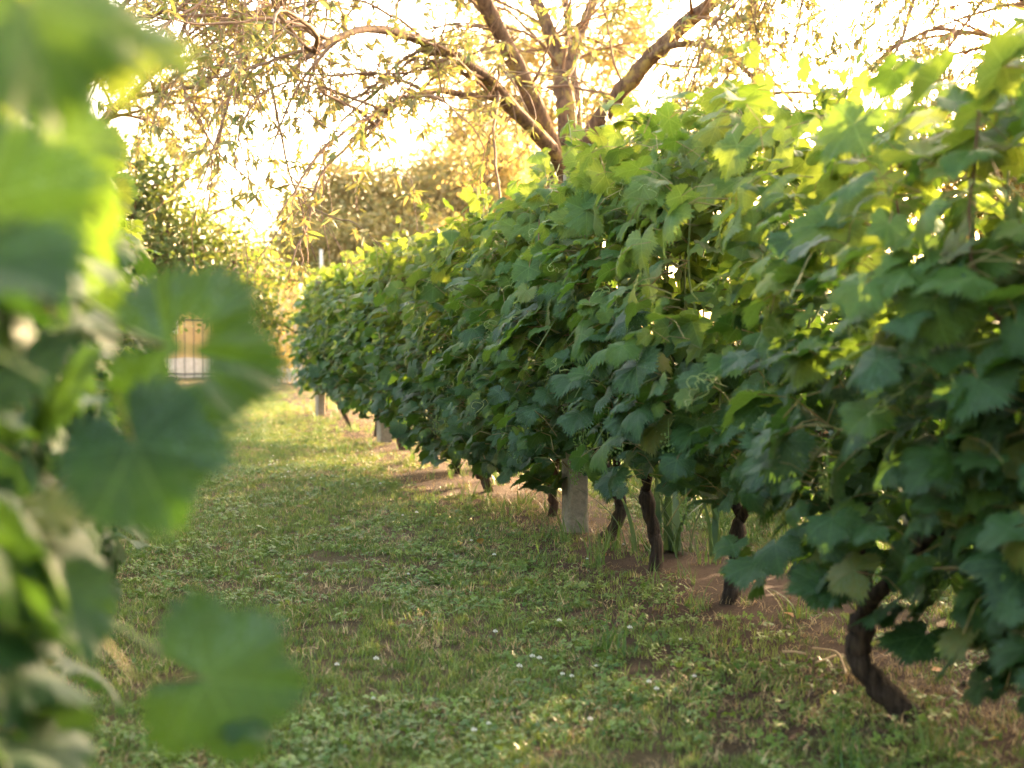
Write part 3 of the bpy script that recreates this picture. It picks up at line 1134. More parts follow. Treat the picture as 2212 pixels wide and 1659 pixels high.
# second almond tree behind the left row
f2 = at(60, 1010, 12.5); f2[2] = 0
c2 = at(110, 380, 12.5)
l2 = [
    (px_path([(100, 420), (170, 330), (250, 240), (330, 160), (420, 80), (520, 20)], 12.5, 10.5), .035, .012),
    (px_path([(100, 420), (190, 290), (280, 215), (370, 200), (450, 180)], 12.5, 10.8), .03, .01),
    (px_path([(100, 420), (130, 250), (200, 100), (300, -20), (420, -90)], 12.5, 11), .04, .014),
    (px_path([(100, 420), (60, 250), (40, 80), (60, -80)], 12.5, 12.5), .05, .02),
    (px_path([(200, 100), (300, 40), (420, 20), (520, 60), (600, 130)], 11.6, 10.2), .035, .012),
]
almond_tree('almond tree behind the left vine row with dense gold and green drooping twigs', f2, [f2, (f2 + c2) / 2 + np.array([.1, 0, 0]), c2], .13, l2, 22, n_branch=52, n_twig=6,
            density=1.2, droop=.45, branch_len=(.5, 1.3), fruits=0, bias=(.25, -.1, .1))

# third almond tree at the upper right, trunk out of the frame
f3 = at(2560, 1100, 11.0); f3[2] = 0
c3 = at(2480, 250, 11.0)
l3 = [
    (px_path([(2500, 300), (2420, 140), (2300, 40), (2180, -20), (2060, -60), (1940, -50)], 11, 9.5), .08, .018),
    (px_path([(2500, 300), (2380, 190), (2260, 130), (2140, 80), (2030, 60)], 11, 10.5), .05, .014),
    (px_path([(2500, 300), (2400, 60), (2200, -120), (1950, -160), (1760, -120), (1670, -80)], 11, 9.5), .08, .016),
    (px_path([(2500, 300), (2440, 230), (2340, 180), (2250, 190)], 11, 11.5), .04, .014),
]
almond_tree('almond tree at the upper right, only its drooping leafy twigs in view', f3, [f3, (f3 + c3) / 2, c3], .14, l3, 23, n_branch=60, n_twig=6,
            density=1.1, droop=1.1, branch_len=(.5, 1.4), fruits=0, bias=(-.2, 0, -.2))


def broad_tree(name, label, foot, height, clumps, n_leaf, geos, mat, seed, leaf_s=1.0, trunk_r=.08, parts=0, cat='tree', group=None, bark=None, stems=1):
    """clumps: list of (centre, radius) in world space"""
    r_ = np.random.default_rng(seed)
    root = thing(name, label, cat, foot, group)
    O = np.array(foot, float)
    t = Tubes()
    top = O + np.array([0, 0, height * .55])
    for s in range(stems):
        j = r_.normal(0, .12, 3) * (stems > 1)
        P = spline([O + j * .5 + np.array([0, 0, -.05]), O + np.array([r_.normal(0, .08), 0, height * .28]) + j, top + j * 2], 10)
        t.add(P, np.linspace(trunk_r * 1.2, trunk_r * .7, 10), 8, .06)
    t.build('trunk', bark or M_ALMOND, root, O)
    b = Tubes()
    for c, rad in clumps:
        c = np.array(c)
        P = spline([top * .6 + O * .4 + np.array([0, 0, height * .02]), (top + c) / 2 + r_.normal(0, .1, 3), c, c + (c - top) * .25], 9)
        b.add(P, np.linspace(trunk_r * .45, .006, 9), 5)
        for _ in range(5):
            d = r_.normal(0, 1, 3)
            b.add(wander(P[int(r_.integers(4, 8))], d, rad * r_.uniform(.6, 1.2), 6, .3, .15, r_), np.linspace(.011, .003, 7), 4)
    bo = b.build('limb', bark or M_ALMOND, root, O)
    bo['kind'] = 'stuff'
    vol = np.array([r ** 2 for _, r in clumps])
    poses = []
    # sprigs inside each clump, leaves around each sprig
    n_spr = n_leaf // 9
    ci = r_.choice(len(clumps), n_spr, p=vol / vol.sum())
    for k in ci:
        c, rad = clumps[k]
        d = r_.normal(0, 1, 3)
        d /= np.linalg.norm(d)
        p = np.array(c) + d * rad * r_.uniform(.25, 1.08) * np.array([1, 1, .85])
        for _ in range(9):
            poses.append((p + r_.normal(0, .075 * leaf_s, 3), UP * .6 + d * .3 + r_.normal(0, .5, 3), d * .6 + r_.normal(0, .6, 3) - UP * .3, r_.uniform(.7, 1.25) * leaf_s))
    key = np.array([(q[0] - np.array([0, 0, CAM_H])) @ c_f for q in poses])
    order = np.argsort(key)
    rest = []
    for rank, i in enumerate(order):
        p, n, td, s = poses[i]
        M = basis(n, td, s, p - O)
        gi = int(r_.integers(len(geos)))
        if rank < parts:
            link('leaf', OVAL_ME[gi], root, Matrix(M.tolist()))
        else:
            rest.append((gi, M))
    joined_leaves('crown', geos, rest, mat, root)
    return root


def gp(px, d):
    p = at(px, 800, d)
    p[2] = 0
    return p


def cl(*args):
    return [(at(x, y, d), r) for x, y, d, r in args]


broad_tree('plum_tree', 'small plum tree with dense green round leaves between left row and sky gap', gp(330, 15), 3.4,
           cl((340, 400, 15, .50), (300, 330, 15, .32), (380, 340, 15, .30), (300, 500, 15, .62), (420, 470, 15.2, .42), (370, 560, 15, .55), (470, 530, 15.4, .42),
              (250, 420, 15, .5), (540, 560, 15.8, .32), (440, 610, 15.2, .5), (300, 640, 15, .5), (540, 640, 16, .40), (510, 440, 16, .09), (585, 690, 16.4, .25), (600, 600, 16.6, .25)), 10500, OVAL, M_PLUM, 31,
           1.05, .07, parts=290)
broad_tree('fruit_tree', 'tree in painted backlight gold in the middle distance, left of the almond limbs', gp(880, 26), 5.2,
           cl((700, 480, 26, .8), (800, 420, 26, .9), (900, 440, 26.5, 1.0), (760, 540, 25, .8), (990, 470, 27, .9), (860, 520, 25.5, .9), (680, 560, 25, .5), (950, 380, 27, .7),
              (1060, 440, 27, .9), (650, 440, 26, .35), (1080, 350, 27, .7), (720, 400, 26, .5), (620, 520, 25, .45), (980, 540, 25, .8)), 34000, OVAL, M_GOLD, 32, 1.5, .14)
broad_tree('fruit_tree', 'tall blurred tree behind the almond trunk, gold with sky showing through', gp(1180, 34), 8.6,
           cl((1150, 250, 34.0, 1.26), (1050, 220, 34.0, 1.12), (1290, 230, 34.5, 1.12), (1200, 120, 34.0, 1.26), (1320, 120, 34.0, 0.98), (1090, 100, 34.0, 1.12), (1000, 300, 34.0, 1.12), (1150, 380, 34.0, 1.40),
              (1340, 320, 34.0, 0.84), (960, 150, 34.0, 0.70), (1380, 60, 34.5, 0.70), (1030, 0, 34.0, 0.84), (1330, 0, 34.0, 0.70)), 20000, OVAL, M_GOLD, 33, 2.0, .12)
broad_tree('small_tree', 'small dark leaved tree standing against the sky, right of the almond limbs', gp(1480, 19), 4.9,
           cl((1480, 225, 19, .32), (1440, 250, 19, .22), (1520, 180, 19, .28), (1500, 290, 19, .35), (1430, 330, 19, .4), (1560, 320, 19, .4), (1370, 215, 19, .07), (1600, 380, 19, .5), (1500, 390, 19, .5)),
           2600, OVAL, M_DARKLEAF, 34, 1.15, .06)
broad_tree('bush', 'rounded gold green bush at the end of the lawn', gp(690, 29), 2.6,
           cl((650, 690, 29, .55), (700, 640, 29, .7), (760, 640, 30, .7), (600, 640, 30, .55), (720, 720, 29, .6), (640, 760, 29, .45)), 3600, OVAL, M_GOLD, 35, 1.3, .06, cat='bush', stems=3)
broad_tree('bush', 'pale sunlit bush in front of the slatted fence', gp(575, 27.5), 2.0,
           cl((575, 700, 27.5, .5), (545, 740, 27.5, .45), (600, 760, 27.5, .4), (560, 660, 28, .4)), 2600, OVAL, M_GOLD, 36, 1.1, .04, cat='bush', stems=3)
broad_tree('bush', 'bright green bush seen through the gaps of the right vines', gp(1760, 13), 2.5,
           cl((1700, 480, 13, .55), (1800, 430, 13, .5), (1650, 560, 13, .5), (1850, 560, 13, .6), (1760, 640, 13, .6), (1900, 480, 13, .5)), 4200, OVAL, M_DARKLEAF, 37, 1.2, .05, cat='bush', stems=3)
broad_tree('bush', 'tall loose bush beyond the right vines near the right edge', gp(2120, 11), 2.9,
           cl((2080, 330, 11, .5), (2180, 300, 11, .55), (2130, 420, 11, .55), (2220, 480, 11, .6), (2040, 450, 11, .4), (2280, 380, 11, .6)), 6000, OVAL, M_GOLD, 38, 1.2, .05, cat='bush', stems=3)
for wx, wy, wh, lb in ((3.7, 3.2, 1.0, 'low dark bush added to block the low sun, behind the vines at the lower right edge'), (3.6, 4.9, 1.1, 'low dark bush added to block the low sun, behind the straight black vine trunk'),
                       (3.6, 7.2, 1.2, 'low dark bush added to block the low sun, behind the iris clump'), (3.7, 8.9, .8, 'low dark bush added to block the low sun, behind the vines past the nearer concrete post')):
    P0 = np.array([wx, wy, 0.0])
    broad_tree('sun_block_shrub', lb, P0, wh, [(P0 + np.array(q), rr) for q, rr in (((0, 0, wh * .5), .5), ((.2, .7, wh * .5), .45), ((-.1, -.7, wh * .45), .45), ((.1, .3, wh * .85), .36), ((0, -.4, wh * .8), .34), ((0, 1.1, wh * .3), .32), ((0, -1.1, wh * .3), .32))],
               3800, OVAL, M_SHADE, int(400 + wy * 10), 1.15, .03, cat='sun_block_shrub', group='low dark bushes added behind the right vine row to block the sun', stems=3)  # bushes added to keep low sun off the lawn and lower leaves
broad_tree('hedge_bush', 'dark hedge bush far back to the left of the house', gp(250, 31), 3.6,
           cl((200, 600, 31, 1.0), (290, 620, 31, .9), (120, 580, 31, 1.1), (250, 720, 31, 1.0), (150, 720, 31, 1.0), (340, 680, 31, .7)), 5200, OVAL, M_DARKLEAF, 39, 1.5, .08, cat='bush', stems=3)
broad_tree('sapling', 'thin bare stemmed sapling between the vine tops and the almond tree', gp(1015, 14.5), 3.7,
           cl((1050, 330, 14.5, .25), (1095, 270, 14.5, .22), (1000, 380, 14.6, .2), (1130, 330, 14.5, .2)), 420, OVAL, M_GOLD, 40, 1.0, .028)

# ------------------------------------------------------------------ house and fence at the end of the lawn
M_PLASTER = flat_mat('orange_plaster', (0.36, 0.21, 0.075), (0.44, 0.28, 0.11), 3, .9, .1)
M_WHITE = flat_mat('limewash', (0.58, 0.54, 0.47), (0.70, 0.66, 0.60), 6, .85, .15)
M_TILE = flat_mat('terracotta', (0.26, 0.12, 0.065), (0.40, 0.20, 0.11), 9, .85, .3)
M_PALE = flat_mat('weathered_paint', (0.40, 0.33, 0.25), (0.56, 0.47, 0.37), 12, .7, .15)
M_DARK = flat_mat('dark_iron', (0.03, 0.028, 0.025), (0.06, 0.05, 0.045), 30, .6, .1)


def box(name, c, s, mat, parent=None, rz=0.0, bev=.0):
    x, y, z = s[0] / 2, s[1] / 2, s[2] / 2
    V = [(-x, -y, -z), (x, -y, -z), (x, y, -z), (-x, y, -z), (-x, -y, z), (x, -y, z), (x, y, z), (-x, y, z)]
    F = [(3, 2, 1, 0), (4, 5, 6, 7), (0, 1, 5, 4), (1, 2, 6, 5), (2, 3, 7, 6), (3, 0, 4, 7)]
    o = link(name, mesh_from(name, V, F, [mat], False), parent, loc=c)
    o.rotation_euler = (0, 0, rz)
    return o


hc = gp(452, 37)
house = thing('house', 'low orange plastered house with a tiled roof seen through a hole in the blurred leaf', 'house', hc)
box('wall', (0, 0, 1.25), (4.4, 3.0, 2.5), M_PLASTER, house)
box('plinth', (0, -1.53, .25), (4.46, .08, .5), M_PALE, house)
for wx in (-1.2, .9):
    w = box('window', (wx, -1.525, 1.55), (.8, .06, .9), M_WHITE, house)
    box('pane', (0, -.035, 0), (.66, .012, .76), M_DARK, w)
me_t = None
for row in range(6):
    for k in range(24):
        yy = -1.9 + row * .36
        if me_t is None:
            t = Tubes()
            t.add(np.array([[0, 0, 0], [0, .2, .06], [0, .4, .12]]), [.095, .09, .085], 8)
            me_t = mesh_from('roof_tile', np.concatenate(t.V), t.F, [M_TILE])
        link('roof_tile', me_t, house, loc=(-2.25 + k * .195, yy, 2.46 + (row * .36) * .42))
box('roof_deck', (0, -.85, 2.70), (4.5, .05, .5), M_TILE, house)
for sx_ in (-2.24, 2.24):
    box('roof_edge', (sx_, -.85, 2.62), (.06, 2.1, .18), M_TILE, house)

fc = gp(600, 31.5)
fence = thing('slatted_fence', 'pale slatted fence closing the end of the lawn', 'fence', fc)
slat = None
for k in range(46):
    x = -.75 + k * .125
    h = 1.86 + .02 * math.sin(k * 2.1)
    if slat is None:
        slat = box('slat', (x, 0, h / 2), (.07, .022, h), M_PALE, fence)
    else:
        o = slat.copy()
        COL.objects.link(o)
        o.location = (x + rng.normal(0, .006), 0, h / 2)
        o.rotation_euler = (0, rng.normal(0, .012), 0)
for z in (.45, 1.5):
    box('rail', (2.05, .033, z), (5.8, .04, .09), M_PALE, fence)
for x in (-.8, 1.1, 3.0, 4.9):
    box('fence_post', (x, .10, .98), (.09, .09, 1.96), M_PALE, fence)

gc = gp(405, 33)
gate = thing('garden_gate', 'dark barred iron gate in front of the orange house', 'gate', gc)
for k in range(9):
    box('bar', (-.9 + k * .21, 0, .75), (.022, .022, 1.5), M_DARK, gate)
for z in (.15, 1.42):
    box('rail', (-.06, .025, z), (1.9, .026, .04), M_DARK, gate)

pl = gp(695, 24)
t = Tubes()
t.add(np.array([[0, 0, -.05], [.01, 0, 1.2], [0, .01, 2.50]]) + pl, [.034, .032, .03], 8)
tag(t.build('white_pole', M_PALE), 'thin white pole standing upright before the gold tree', 'pole')


# ------------------------------------------------------------------ ground cover
def scatter(name, P, protos, scale, tilt=.15, seed=0):
    r_ = np.random.default_rng(seed)
    n = len(P)
    me = bpy.data.meshes.new(name)
    me.vertices.add(n)
    me.vertices.foreach_set('co', np.asarray(P, np.float32).ravel())
    rot = np.stack([r_.normal(0, tilt, n), r_.normal(0, tilt, n), r_.uniform(0, 6.283, n)], 1).astype(np.float32)
    a = me.attributes.new('rot', 'FLOAT_VECTOR', 'POINT'); a.data.foreach_set('vector', rot.ravel())
    a = me.attributes.new('scl', 'FLOAT', 'POINT'); a.data.foreach_set('value', np.asarray(scale, np.float32))
    a = me.attributes.new('idx', 'INT', 'POINT'); a.data.foreach_set('value', r_.integers(0, len(protos), n).astype(np.int32))
    o = link(name, me)
    o['kind'] = 'stuff'
    pc = bpy.data.collections.new(name + '_tufts')
    for k, m in enumerate(protos):
        pc.objects.link(bpy.data.objects.new(f'{name}_tuft_{k:02d}', m))
    ng = bpy.data.node_groups.new(name + '_scatter', 'GeometryNodeTree')
    ng.interface.new_socket('Geometry', in_out='INPUT', socket_type='NodeSocketGeometry')
    ng.interface.new_socket('Geometry', in_out='OUTPUT', socket_type='NodeSocketGeometry')
    N, L = ng.nodes, ng.links
    gi, go = N.new('NodeGroupInput'), N.new('NodeGroupOutput')
    ci = N.new('GeometryNodeCollectionInfo')
    ci.inputs['Collection'].default_value = pc
    ci.inputs['Separate Children'].default_value = True
    ci.inputs['Reset Children'].default_value = True
    ip = N.new('GeometryNodeInstanceOnPoints')
    ip.inputs['Pick Instance'].default_value = True

    def named(nm, ty):
        q = N.new('GeometryNodeInputNamedAttribute')
        q.data_type = ty
        q.inputs['Name'].default_value = nm
        return q.outputs['Attribute']
    L.new(gi.outputs[0], ip.inputs['Points'])
    L.new(ci.outputs[0], ip.inputs['Instance'])
    L.new(named('idx', 'INT'), ip.inputs['Instance Index'])
    L.new(named('rot', 'FLOAT_VECTOR'), ip.inputs['Rotation'])
    L.new(named('scl', 'FLOAT'), ip.inputs['Scale'])
    L.new(ip.outputs[0], go.inputs[0])
    md = o.modifiers.new('scatter', 'NODES')
    md.node_group = ng
    return o


def blades(seed, n, h0, h1, w, rad, bend, mat, seg=3):
    r_ = np.random.default_rng(seed)
    V, F = [], []
    for _ in range(n):
        a, rr = r_.uniform(0, 6.283), rad * math.sqrt(r_.random())
        b = np.array([rr * math.cos(a), rr * math.sin(a), 0])
        h = r_.uniform(h0, h1)
        az = r_.uniform(0, 6.283)
        d = np.array([math.cos(az), math.sin(az), 0])
        s = np.array([-d[1], d[0], 0])
        bn = r_.uniform(.2, 1) * bend
        k0 = len(V)
        for i in range(seg + 1):
            t = i / seg
            c = b + d * (bn * h * t * t) + UP * (h * (t - .35 * bn * t * t))
            ww = w * (1 - t ** 1.6) * .5 + .0002
            V += [c - s * ww, c + s * ww]
        for i in range(seg):
            q = k0 + 2 * i
            F.append((q, q + 1, q + 3, q + 2))
    return mesh_from('grass_tuft', V, F, [mat])


def clover(seed, n, h, mat):
    r_ = np.random.default_rng(seed)
    V, F = [], []
    for _ in range(n):
        a, rr = r_.uniform(0, 6.283), .05 * math.sqrt(r_.random())
        c = np.array([rr * math.cos(a), rr * math.sin(a), r_.uniform(.35, 1) * h])
        tl = r_.normal(0, .35, 2)
        a0 = r_.uniform(0, 6.28)
        L = r_.uniform(.0065, .0115)
        for k in range(3):
            th = a0 + k * 2.094
            d = np.array([math.cos(th), math.sin(th), 0])
            s = np.array([-d[1], d[0], 0])
            q = len(V)
            for u_, v_ in ((0, 0), (.45, -.42), (.95, -.3), (.95, .3), (.45, .42)):
                p = d * (u_ * L) + s * (v_ * L)
                p[2] = p[0] * tl[0] + p[1] * tl[1] - .15 * u_ * L + .12 * abs(v_) * L
                V.append(c + p)
            F.append((q, q + 1, q + 2, q + 3, q + 4))
    return mesh_from('clover_tuft', V, F, [mat])


M_GRASS = simple_leaf_mat('lawn_blade', (0.042, 0.098, 0.012), (0.215, 0.275, 0.052), (0.12, 0.18, 0.02), (0.24, 0.27, 0.04), .3, .5)
M_TALL = simple_leaf_mat('tall_blade', (0.045, 0.095, 0.022), (0.085, 0.140, 0.035), (0.10, 0.19, 0.025), (0.16, 0.25, 0.04), .32, .45)
M_STRAW = simple_leaf_mat('dry_blade', (0.24, 0.155, 0.070), (0.58, 0.40, 0.20), (0.15, 0.10, 0.04), (0.25, 0.18, 0.08), .2, .7)
M_CLOVER = simple_leaf_mat('clover_leaf', (0.035, 0.090, 0.010), (0.170, 0.240, 0.040), (0.09, 0.17, 0.02), (0.18, 0.26, 0.03), .28, .5)


def field(n, seed, y0=2.4, y1=29, x0=-1.5, x1=5.5, near_pow=1.5):
    """points denser towards the near end"""
    r_ = np.random.default_rng(seed)
    y = y0 + (y1 - y0) * r_.random(n) ** near_pow
    x = r_.uniform(x0, x1, n)
    X, Y, Z = project(np.stack([x, y, np.zeros(n)], 1))
    k = (X > -120) & (X < PW + 250)
    return x[k], y[k], r_


def vnoise(x, y, s, seed):
    r_ = np.random.default_rng(seed)
    v = 0
    for _ in range(7):
        a = r_.uniform(0, 6.283)
        f = s * r_.uniform(.6, 1.7)
        v = v + np.sin((x * math.cos(a) + y * math.sin(a)) * f + r_.uniform(0, 6.28))
    return v / 3.0


def pts(x, y):
    return np.stack([x, y, ground_z(x, y) - .002], 1)


def bare(x, y):  # noqa
    """how bare the soil is: the strip under the vines and worn patches"""
    return np.exp(-((x - 2.2) / .60) ** 2) * (.92 + .15 * vnoise(x, y, 1.6, 33)) + np.clip(vnoise(x, y, 2.2, 4) - .5, 0, .5) * .8 + np.clip(vnoise(x, y, 7.5, 61) - .45, 0, .5) * .9


x, y, r_ = field(78000, 1)
k = r_.random(len(x)) > bare(x, y) * 1.0 + .10 * (vnoise(x, y, 3.5, 9) > .3)
x, y = x[k], y[k]
scatter('grass', pts(x, y), [blades(k_, 15, .014, .042, .0025, .035, .9, M_GRASS) for k_ in range(10)], r_.uniform(.7, 1.25, len(x)) * (1 + .25 * np.clip(y - 8, 0, 12) / 12), .12, 1)
x, y, r_ = field(30000, 2)
k = (r_.random(len(x)) > bare(x, y) * 1.05) & (vnoise(x, y, 2.8, 6) + r_.normal(0, .35, len(x)) > -.1)
x, y = x[k], y[k]
scatter('clover', pts(x, y), [clover(20 + k_, 13, .032, M_CLOVER) for k_ in range(8)], r_.uniform(.7, 1.3, len(x)), .15, 2)
x, y, r_ = field(34000, 3)
k = r_.random(len(x)) < .40 + .5 * np.clip(vnoise(x, y, 3.2, 12), 0, 1) - .15 * bare(x, y)
x, y = x[k], y[k]
scatter('dry_grass', pts(x, y), [blades(40 + k_, 11, .012, .045, .0024, .05, 1.8, M_STRAW, 2) for k_ in range(8)], r_.uniform(.7, 1.3, len(x)), .25, 3)
# long grass round the trunk feet
r_ = np.random.default_rng(44)
n = 420
y = 3.0 + 15 * r_.random(n) ** 1.4
x = 2.0 + r_.normal(.12, .40, n)
k = (vnoise(x, y, 2.6, 15) + r_.normal(0, .3, n) > .15) & (x > 1.35)
x, y = x[k], y[k]
scatter('long_grass', pts(x, y), [blades(60 + k_, 12, .07, .20, .0058, .045, .95, M_TALL, 5) for k_ in range(8)], r_.uniform(.55, 1.15, len(x)), .15, 4)
# lit meadow beyond the right row
x = r_.uniform(2.8, 9, 5000); y = r_.uniform(5, 24, 5000)
scatter('meadow_grass', pts(x, y), [blades(80 + k_, 16, .05, .14, .006, .09, .9, M_TALL, 3) for k_ in range(5)], r_.uniform(.7, 1.3, len(x)), .15, 5)

# ------------------------------------------------------------------ clover blossoms
M_BLOSSOM = flat_mat('clover_blossom', (0.62, 0.58, 0.50), (0.78, 0.74, 0.66), 200, .8, .2)


def blossom_mesh():
    V, F = [], []
    r_ = np.random.default_rng(3)
    for _ in range(26):
        d = r_.normal(0, 1, 3)
        d[2] = abs(d[2]) * .9 - .15
        d /= np.linalg.norm(d)
        s, q = frame_along(d)
        k0 = len(V)
        c = d * .004
        V += [c + s * .0016, c - s * .0016, d * .010 + q * .0016, d * .010 - q * .0016]
        F += [(k0, k0 + 2, k0 + 1), (k0, k0 + 1, k0 + 3), (k0, k0 + 3, k0 + 2), (k0 + 1, k0 + 2, k0 + 3)]
    return mesh_from('blossom', V, F, [M_BLOSSOM], False)


BL = blossom_mesh()
t = Tubes()
t.add(np.array([[0, 0, 0], [.004, 0, .018], [0, 0, .036]]), .0008, 4)
STALK = mesh_from('stalk', np.concatenate(t.V), t.F, [M_GRASS])
r_ = np.random.default_rng(77)
spots = [(1215, 1450), (1235, 1455), (1275, 1548), (1150, 1412), (1165, 1416), (1122, 1432), (1070, 1360), (560, 1005), (620, 1010), (640, 1020), (690, 1010), (745, 1000),
         (730, 990), (700, 980), (790, 985), (590, 990), (660, 1035), (820, 1000), (870, 1130), (900, 1125), (1018, 1185), (1470, 1400), (1500, 1470)]
spots += [(float(r_.uniform(560, 860)), float(r_.uniform(965, 1060))) for _ in range(26)] + [(float(r_.uniform(700, 1450)), float(r_.uniform(1080, 1600))) for _ in range(16)]
for (px, py) in spots:
    p = on_ground(px, py)
    p[2] = float(ground_z(np.array(p[0]), np.array(p[1])))
    near = py > 1100
    b = thing('clover_blossom', 'white clover blossom dotted in the nearer lawn' if near else 'tiny white clover blossom in the dense drift of the farther lawn', 'flower', p,
              'white clover blossoms in the nearer lawn' if near else 'white clover blossoms in the farther lawn')
    link('stalk', STALK, b)
    s = float(r_.uniform(.5, .95))
    link('blossom', BL, b, Matrix.Translation((0, 0, .040)) @ Matrix.Scale(s, 4))

# ------------------------------------------------------------------ iris clump behind the forked trunk
M_IRIS = simple_leaf_mat('iris_leaf', (0.045, 0.085, 0.045), (0.075, 0.12, 0.06), (0.08, 0.16, 0.03), (0.12, 0.2, 0.05), .2, .4)
ip_ = gp(1470, 6.7)
ir = thing('iris_clump', 'clump of broad sword shaped iris leaves behind the forked vine trunk', 'plant', ip_)
r_ = np.random.default_rng(8)
for k in range(22):
    a = r_.uniform(0, 6.28)
    b = np.array([r_.normal(0, .10), r_.normal(0, .08), 0])
    d = np.array([math.cos(a), .6 * math.sin(a), 0])
    s = np.array([-d[1], d[0], 0]) / np.linalg.norm(d)
    h, w, bn = r_.uniform(.32, .55), r_.uniform(.016, .024), r_.uniform(.15, .75)
    V, F = [], []
    for i in range(8):
        q = i / 7
        c = b + d * bn * h * q * q + UP * h * (q - .3 * bn * q * q)
        ww = w * (1 - q ** 2.5) + .0005
        V += [c - s * ww, c + d * .003, c + s * ww]
    for i in range(7):
        j = 3 * i
        F += [(j, j + 1, j + 4, j + 3), (j + 1, j + 2, j + 5, j + 4)]
    link('leaf', mesh_from('iris_leaf', V, F, [M_IRIS]), ir)

# ------------------------------------------------------------------ litter under the vines
FALL = {
    'yellow': flat_mat('fallen_yellow', (0.42, 0.24, 0.04), (0.55, 0.33, 0.07), 40, .7, .2),
    'orange': flat_mat('fallen_orange', (0.36, 0.15, 0.05), (0.48, 0.24, 0.09), 40, .7, .2),
    'pink': flat_mat('fallen_pink', (0.48, 0.28, 0.22), (0.60, 0.38, 0.30), 40, .7, .2),
    'green': flat_mat('fallen_green', (0.12, 0.19, 0.10), (0.20, 0.28, 0.16), 40, .6, .2),
}
FME = {c: [geo_mesh('fallen_leaf', oval_geometry(70 + k, .048, .017), m) for k in range(3)] for c, m in FALL.items()}
litter = [(945, 1128, 'yellow'), (1000, 1178, 'yellow'), (1030, 1190, 'yellow'), (1040, 1183, 'yellow'), (2075, 1425, 'pink'), (2130, 1432, 'pink'), (2135, 1525, 'pink'), (2075, 1437, 'green'),
          (2100, 1495, 'green'), (2150, 1480, 'green'), (1990, 1385, 'pink'), (1950, 1405, 'orange'), (1985, 1445, 'orange'), (2050, 1440, 'orange'), (1975, 1405, 'orange'), (2030, 1415, 'orange'),
          (2105, 1500, 'orange'), (1905, 1550, 'orange'), (2180, 1450, 'orange'), (2010, 1470, 'orange'), (1640, 1275, 'orange'), (1715, 1360, 'orange'), (1700, 1375, 'pink'), (2165, 1620, 'yellow'),
          (1120, 1060, 'orange'), (1150, 1065, 'orange'), (870, 1085, 'orange'), (1310, 1220, 'orange'), (2090, 1650, 'orange'), (2060, 1455, 'green'), (1860, 1510, 'green')]
colour_word = {'yellow': 'yellow fallen leaf lying in the lawn near the concrete post', 'orange': 'small orange fallen leaf on the soil under the vines',
               'pink': 'pale pink fallen leaf on dark soil under the vines', 'green': 'grey green fallen leaf on dark soil under the vines'}
own_words = {
    (945, 1128): 'yellow fallen leaf lying alone on the mown lawn, left of the other yellow ones',
    (1000, 1178): 'yellow fallen leaf a little apart from the close pair left of the concrete post',
    (1030, 1190): 'yellow fallen leaf, lower one of the close pair left of the concrete post',
    (1040, 1183): 'yellow fallen leaf, upper one of the close pair left of the concrete post',
    (2165, 1620): 'yellow fallen leaf in the lowest right corner, right of the thick leaning trunk',
    (2075, 1425): 'pink fallen leaf on dark soil, middle one of three at the right edge',
    (2130, 1432): 'pink fallen leaf on dark soil, rightmost of three at the right edge',
    (2135, 1525): 'pink fallen leaf on dark soil, lowest one at the right edge',
    (1990, 1385): 'pink fallen leaf farthest back behind the thick leaning trunk',
    (1700, 1375): 'pink fallen leaf between the straight black trunk and the thick leaning trunk',
    (2075, 1437): 'grey green fallen leaf touching the middle pink leaf on dark soil',
    (2100, 1495): 'grey green fallen leaf just above the lowest pink leaf',
    (2150, 1480): 'grey green fallen leaf at the extreme right edge of the soil',
    (2060, 1455): 'grey green fallen leaf below and left of the middle pink leaf',
    (1860, 1510): 'grey green fallen leaf close to the left of the leaning trunk foot',
    (1905, 1550): 'orange fallen leaf against the foot of the thick leaning trunk',
    (1640, 1275): 'orange fallen leaf right behind the straight black trunk',
    (1715, 1360): 'orange fallen leaf beside a pink one, right of the straight black trunk',
    (870, 1085): 'orange fallen leaf out on the lawn, leftmost of the orange ones',
    (1310, 1220): 'orange fallen leaf in front of the bowed forked trunk',
    (2090, 1650): 'orange fallen leaf at the very bottom of the picture, on the right',
}
r_ = np.random.default_rng(12)
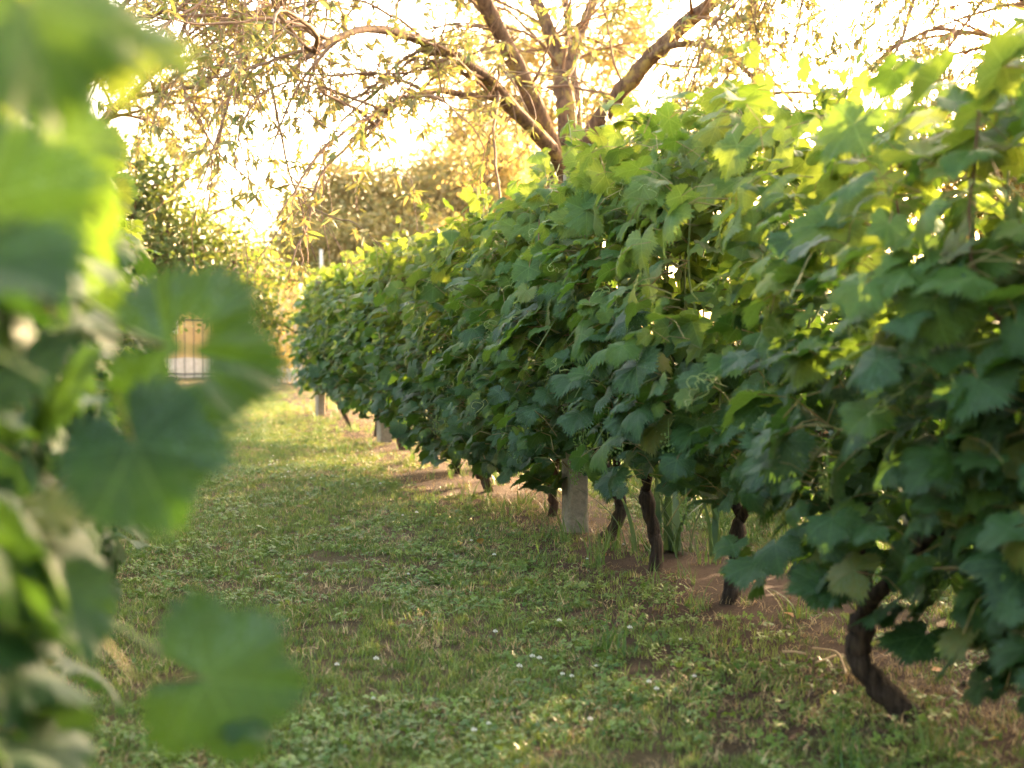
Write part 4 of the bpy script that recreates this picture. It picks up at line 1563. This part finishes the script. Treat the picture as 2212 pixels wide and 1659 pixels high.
for px, py, c in litter:
    p = on_ground(px, py)
    p[2] = float(ground_z(np.array(p[0]), np.array(p[1]))) + .012
    M = Matrix.Translation(Vector(p)) @ Matrix.Rotation(r_.uniform(0, 6.28), 4, 'Z') @ Matrix.Rotation(r_.normal(0, .45), 4, 'X') @ Matrix.Rotation(r_.normal(0, .4), 4, 'Y') @ Matrix.Scale(r_.uniform(.7, 1.2), 4)
    o = link('fallen_leaf', FME[c][int(r_.integers(3))], None, M)
    tag(o, own_words.get((px, py), colour_word[c]), 'leaf', c + ' fallen leaves')

M_DRY = flat_mat('dry_stem', (0.30, 0.20, 0.11), (0.42, 0.30, 0.18), 30, .8, .2)
for pix, lb in (([(1755, 1435), (1785, 1440), (1810, 1447), (1822, 1472), (1828, 1490)], 'bent straw coloured dry stem lying at the soil edge'),
                ([(1690, 1438), (1715, 1440), (1740, 1446)], 'short thick dry stem left of the bent one'),
                ([(1762, 1464), (1785, 1458), (1805, 1452)], 'thin dry stem crossing under the bent one')):
    P = np.array([on_ground(a, b) for a, b in pix])
    P[:, 2] = ground_z(P[:, 0], P[:, 1]) + .03
    t = Tubes()
    t.add(spline(P, 12), .0035, 5)
    tag(t.build('dry_stem', M_DRY), lb, 'stem')

# ------------------------------------------------------------------ evening air
def build_haze():
    x0, x1, y0, y1, z0, z1 = -91.0, 91.0, -41.0, 151.0, -1.2, 9.6
    V = [(x0, y0, z0), (x1, y0, z0), (x1, y1, z0), (x0, y1, z0), (x0, y0, z1), (x1, y0, z1), (x1, y1, z1), (x0, y1, z1)]
    F = [(3, 2, 1, 0), (4, 5, 6, 7), (0, 1, 5, 4), (1, 2, 6, 5), (2, 3, 7, 6), (3, 0, 4, 7)]
    g = NT('evening_haze')
    pv = g.n('ShaderNodeVolumePrincipled')
    pv.inputs['Color'].default_value = (1.0, 0.80, 0.55, 1)
    pv.inputs['Density'].default_value = 0.0003
    pv.inputs['Anisotropy'].default_value = 0.45
    g.t.links.new(pv.outputs[0], g.out.inputs['Volume'])
    o = link('haze', mesh_from('haze', V, F, [g.m], False))
    o['kind'] = 'stuff'


build_haze()
